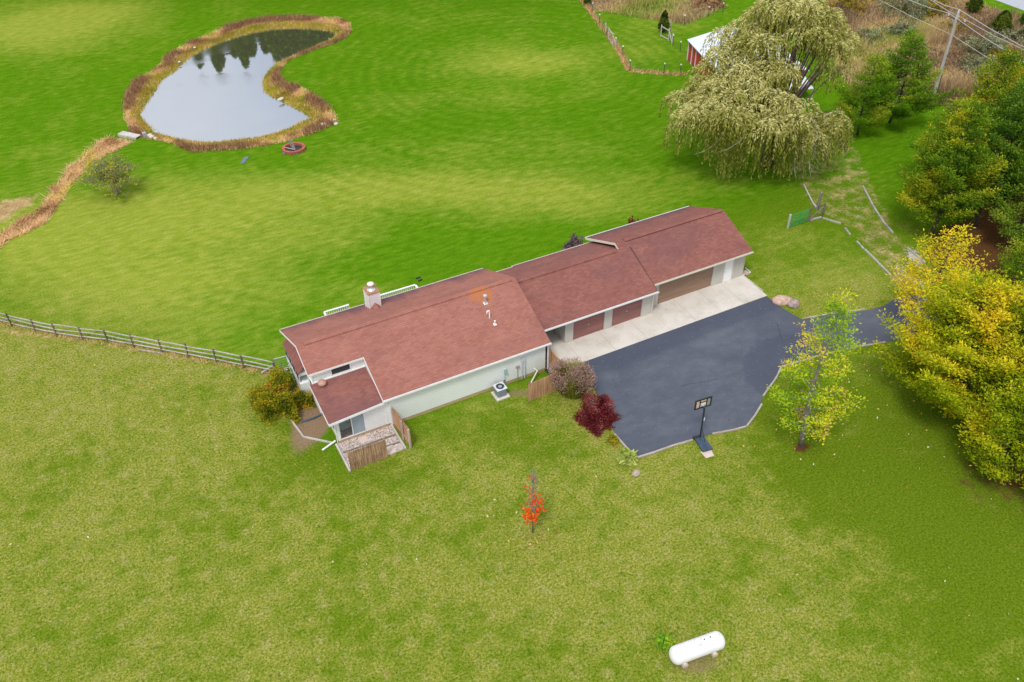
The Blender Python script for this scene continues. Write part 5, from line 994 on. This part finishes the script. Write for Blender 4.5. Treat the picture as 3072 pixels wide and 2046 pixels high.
shrub(1792, 1262, 1.08, 1.9, F_red, 'dense dark red burning bush at the driveway corner', 15000, .07, 2, lobes=.45, hb=0)
x, y = gp(1715, 1172); T_ = thing('ornamental_grass', 'tall pink plumed ornamental grass clump beside the cedar fence corner', 'grass clump', (x, y, 0))
n = 5200; a = rng.uniform(0, 2*PI, n); q = np.sqrt(rng.uniform(0, 1, n)); top = np.stack([x+np.cos(a)*q*1.45, y+np.sin(a)*q*1.75, (1.15+1.0*np.sqrt(1-.8*q*q)-.35*q)*(1+.16*np.sin(a*3+1)*q)+rng.normal(0, .16, n)], 1); bs = np.stack([x+np.cos(a)*q*.7, y+np.sin(a)*q*.85, 0*a], 1)
mid = (top+bs)/2; mid[:, 2] += .15; side = np.stack([-np.sin(a), np.cos(a), 0*a], 1)*.028
quads('blades', bs+(mid-bs)*.0, (top-bs), side, rng.uniform(0, 1, n), F_misc, T_, True)
n2 = 9000; i_ = rng.integers(0, n, n2); PP = top[i_]+rng.normal(size=(n2, 3))*np.array([.1, .1, .08]); keep = ((nz3(PP, .9, 3) > -.02) & (rng.uniform(0, 1, n2) < .75)) | (rng.uniform(0, 1, n2) < .10); PP = PP[keep]
oo = unit(top[i_][keep]-bs[i_][keep]+rng.normal(size=PP.shape)*.5); V = unit(np.cross(oo, rvec(len(PP)))); quads('plumes', PP, oo*.10, V*.02, rng.uniform(0, 1, len(PP)), F_plum, T_)
shrub(1880, 1378, .42, .42, F_yuc, 'spiky yellow green yucca at the front corner of the driveway', 240, .34, 4, 'yucca_plant', 4, elong=2.4, lobes=.1, up=.9)
shrub(1994, 1932, .42, .5, foliage('weed_leaves', [(0, (.05, .22, .02)), (.6, (.2, .42, .03)), (1, (.7, .65, .03))]), 'bright green weed with yellow tip beside the propane tank', 420, .13, 5, 'weed_clump', 5)
shrub(1735, 728, .95, 1.5, F_purp, 'purple grey shrub behind the two door garage', 2600, .12, 6, loc=(25.2, 11.6))
shrub(0, 0, .9, 1.7, F_red, 'red shrub peeping over the back eave of the large garage', 2400, .12, 7, loc=(31.2, 11.3))
shrub(0, 0, .8, 1.5, F_red, 'red shrub at the outer end wall of the large garage', 2600, .12, 8, loc=(36.6, 7.6))
shrub(1840, 1325, .35, .5, F_fors, 'small yellow bush at the foot of the burning bush', 500, .08, 9)
shrub(1594, 790, .3, 1.0, F_purp, 'small brown leafless bush behind the breezeway', 200, .08, 10, loc=(19.6, 10.8))
# evergreens and shrubs in the rough field
def cone(u, v, Ht, R, mat, label, seed, name='juniper', group=None):
    x, y = gp(u, v); T_ = thing(name, label, 'evergreen', (x, y, 0), group); MB().tube([(x, y, 0), (x, y, Ht*.9)], [.08, .02], 6).build('trunk', M_bark, T_)
    n = int(6500*max(.5, R)); t = rng.uniform(0, 1, n)**.85; a = rng.uniform(0, 2*PI, n); rr = R*(np.minimum(1, t*5)*(1-t)**.6)*np.sqrt(rng.uniform(.3, 1, n))*(1+.22*np.sin(a*3+seed)+.15*np.sin(a*5+t*9+seed))*rng.uniform(.75, 1.12, n); P = np.stack([x+rr*np.cos(a), y+rr*np.sin(a), .1+Ht*t], 1)
    leafcloud('crown', P, .12, mat, T_, .5+.9*nz3(P, 1.5, seed)+rng.normal(0, .15, n), up=.8)
cone(1990, 98, 2.8, .85, F_juni, 'dark upright evergreen beside the paddock gate', 1)
cone(2918, 42, 3.4, 1.1, F_juni, 'dark juniper just beyond the top of the utility pole', 2)
cone(2995, 105, 3.0, 1.6, F_juni, 'broad dark juniper right of the utility pole between the power lines', 3)
cone(3064, 88, 2.2, 1.0, F_juni, 'small juniper cut by the right edge near the road', 4)
cone(1762, 15, 1.6, .6, F_juni, 'small golden juniper at the top of the paddock fence', 5)
for i, (u, v, R, Ht, mt, lab) in enumerate(((2545, 28, 2.6, 2.2, F_gold, 'golden green shrub at the top above the willow'), (2725, 45, 3.4, 2.8, F_sage, 'wide grey green shrub thicket in the rough field near the top'), (2800, 45, 1.6, 2.4, F_gold, 'golden orange shrub left of the utility pole tip'), (2790, 10, 1.8, 1.8, F_sage, 'grey shrub at the top edge left of the pole tip'),
        (2960, 160, 2.4, 2.0, F_sage, 'grey green shrub below the broad juniper'), (3050, 120, 1.6, 1.6, F_sage, 'grey shrub at the right edge below the small juniper'), (2860, 90, 1.8, 1.2, F_gold, 'olive shrub directly behind the utility pole'), (2700, 100, 1.6, 1.4, F_sage, 'low grey shrub below the wide thicket'), (2590, 120, 1.5, 1.0, F_sage, 'low sage shrub right of the willow crown'), (2935, 215, 1.8, 1.3, F_sage, 'pale shrub above the grove'), (3020, 200, 1.7, 1.4, F_gold, 'rusty orange shrub at the right edge above the grove'), (2130, 12, 2.0, 1.2, F_russ, 'russet bush at the top edge behind the paddock'))):
    shrub(u, v, R, Ht, mt, lab, int(2200*R), .13, 20+i, 'field_shrub', 24, M_dead, lobes=.75, hn=1.2)

# ---- tall grass on banks, ditch and meadow (ground cover nobody could count)
def band_h(XY, sc, base, amp, seed): return base+amp*nz3(np.c_[XY, np.zeros(len(XY))], sc, seed)+rng.normal(0, .12, len(XY))
bk = sample(bank, 46000, lambda X, Y: ~inside(pond, X, Y)); dp = dist(pond, bk[:, 0], bk[:, 1]); db = dist(bank, bk[:, 0], bk[:, 1]); fr = dp/(dp+db+1e-6)
s1 = bk[(fr > .3) | (rng.uniform(size=len(bk)) < .35)]; s1 = s1+rng.normal(size=s1.shape)*.22*(1+nz3(np.c_[s1, np.zeros(len(s1))], .5, 7))[:, None]
s1 = s1[sdist(bank, s1[:, 0], s1[:, 1]) < .12]; o = blades('bank_grass', s1, .12, .34, .09, F_straw, None, .45, band_h(s1, .45, .48, .9, 1)); tag(o, 'dry straw coloured grass covering the pond bank', 'grass', kind='stuff')
s2 = bk[(fr < .5)]; o = blades('bank_sedge', s2, .12, .36, .09, F_bankg, None, .4, band_h(s2, .4, .55, .5, 2)); tag(o, 'yellow green sedge fringe at the water line', 'grass', kind='stuff')
s3 = bk[(fr > .55)]; k_ = nz3(np.c_[s3, np.zeros(len(s3))], .16, 4)+.12*(s3[:, 1] > gp(0, 300)[1])*0; s3 = s3[(k_ > -.12)]; s3 = s3+rng.normal(size=s3.shape)*.18; o = blades('russet_weeds', s3, .2, .7, .07, F_russ, None, .3); tag(o, 'taller russet weeds along the outer rim of the pond bank', 'weeds', kind='stuff')
dg = sample(ditch, 13000, lambda X, Y: X > -45); dg = dg[(dist(bridge_c, dg[:, 0], dg[:, 1], False) > 1.1) & (sdist(ditch, dg[:, 0], dg[:, 1]) < -.35-.5*nz3(np.c_[dg, np.zeros(len(dg))], .6, 3))]; o = blades('ditch_grass', dg, .15, .45, .08, F_straw, None, 1.2, band_h(dg, .4, .42, .8, 5)); tag(o, 'flattened straw grass filling the dry ditch', 'grass', kind='stuff')
mg = sample(meadow, 120000, lambda X, Y: (X < 125) & (Y < 100)); dcam = np.hypot(mg[:, 0]+7, mg[:, 1]+40); hv = band_h(mg, .10, .45, .75, 6)+.35*(mg[:, 0] < 80)*(mg[:, 1] > 45)*smooth(72, 60, mg[:, 1]); tallm = nz3(np.c_[mg, np.zeros(len(mg))], .09, 8); pad = inside(px([(1775,30),(2060,80),(2150,40),(2150,100),(2010,105),(1830,100)]), mg[:, 0], mg[:, 1])
lowm = (tallm < -.02); A_ = mg[lowm & ~pad]; o = blades('meadow_grass', A_, .3, .7, .13, F_mead, None, .6, hv[lowm & ~pad]); tag(o, 'rough tan and green grass of the unmown field', 'grass', kind='stuff')
B3 = mg[~lowm & ~pad]; o = blades('meadow_weeds', B3, .7, 1.5, .10, F_mead, None, .3, hv[~lowm & ~pad]-.18); tag(o, 'taller brown weeds standing in the unmown field', 'weeds', kind='stuff')
fl = []
for A, B_ in zip(fence_line[:-1], fence_line[1:]):
    n = int(math.dist(A, B_)*60); t = rng.uniform(0, 1, n)[:, None]; fl.append(np.array(A)*(1-t)+np.array(B_)*t+rng.normal(size=(n, 2))*.22)
fl = np.concatenate(fl); o = blades('fence_row_grass', fl, .2, .55, .08, F_straw, None, .4, rng.uniform(0, .6, len(fl))); tag(o, 'dry unmown strip of grass under the paddock fence', 'grass', kind='stuff')
fl = []
for A, B_ in zip(fp[:-1], fp[1:]):
    n = int(math.dist(A, B_)*70); t = rng.uniform(0, 1, n)[:, None]; fl.append(np.array(A)*(1-t)+np.array(B_)*t+rng.normal(size=(n, 2))*.16)
fl = np.concatenate(fl); o = blades('fence_row_grass', fl, .1, .35, .05, F_straw, None, .4, rng.uniform(0, 1, len(fl))); tag(o, 'thin strip of browned grass under the split rail fence', 'grass', kind='stuff')
# lawn tufts: short clumps scattered through the near lawn
lawnp = [(-30, -18), (-8, -40), (34, -40), (48, -26), (44, -13), (26, -12), (16, -12), (14, -3.2), (-.6, -3.2), (-1, 5), (-20, 24), (-34, 24)]
lt_ = sample(lawnp, 90000); k_ = nz3(np.c_[lt_, np.zeros(len(lt_))], 1.1, 3); lt_ = lt_[k_ > .0]; o = blades('lawn_tufts', lt_, .04, .10, .05, F_lawn, None, .6, band_h(lt_, .12, .55, .5, 9), z=0); tag(o, 'short green tufts in the mown front lawn', 'grass', kind='stuff')

# fallen leaves and daisies in the mown grass
n = 700; fl = np.concatenate([sample(lawnp, 260), np.array([gp(2700, 1150)])+rng.normal(size=(220, 2))*np.array([4.5, 4.0]), np.array([gp(2420, 1300)])+rng.normal(size=(60, 2))*1.6, np.array([gp(1598, 1600)])+rng.normal(size=(90, 2))*.9])
blk = inside([(-1, -3.5), (15, -3.5), (15, -8), (26, -12.5), (31, -9.5), (60, -14), (60, 12), (-1, 12)], fl[:, 0], fl[:, 1]); fl = fl[~blk]
P = np.c_[fl, np.full(len(fl), .06)]; o = leafcloud('fallen_leaves', P, .09, foliage('fallen_leaf', [(0, (.75, .72, .6)), (.4, (.7, .55, .12)), (.7, (.5, .25, .08)), (1, (.35, .16, .08))]), None, rng.uniform(0, 1, len(P)), up=.1); tag(o, 'scattered fallen leaves on the mown lawn', 'leaves', kind='stuff')
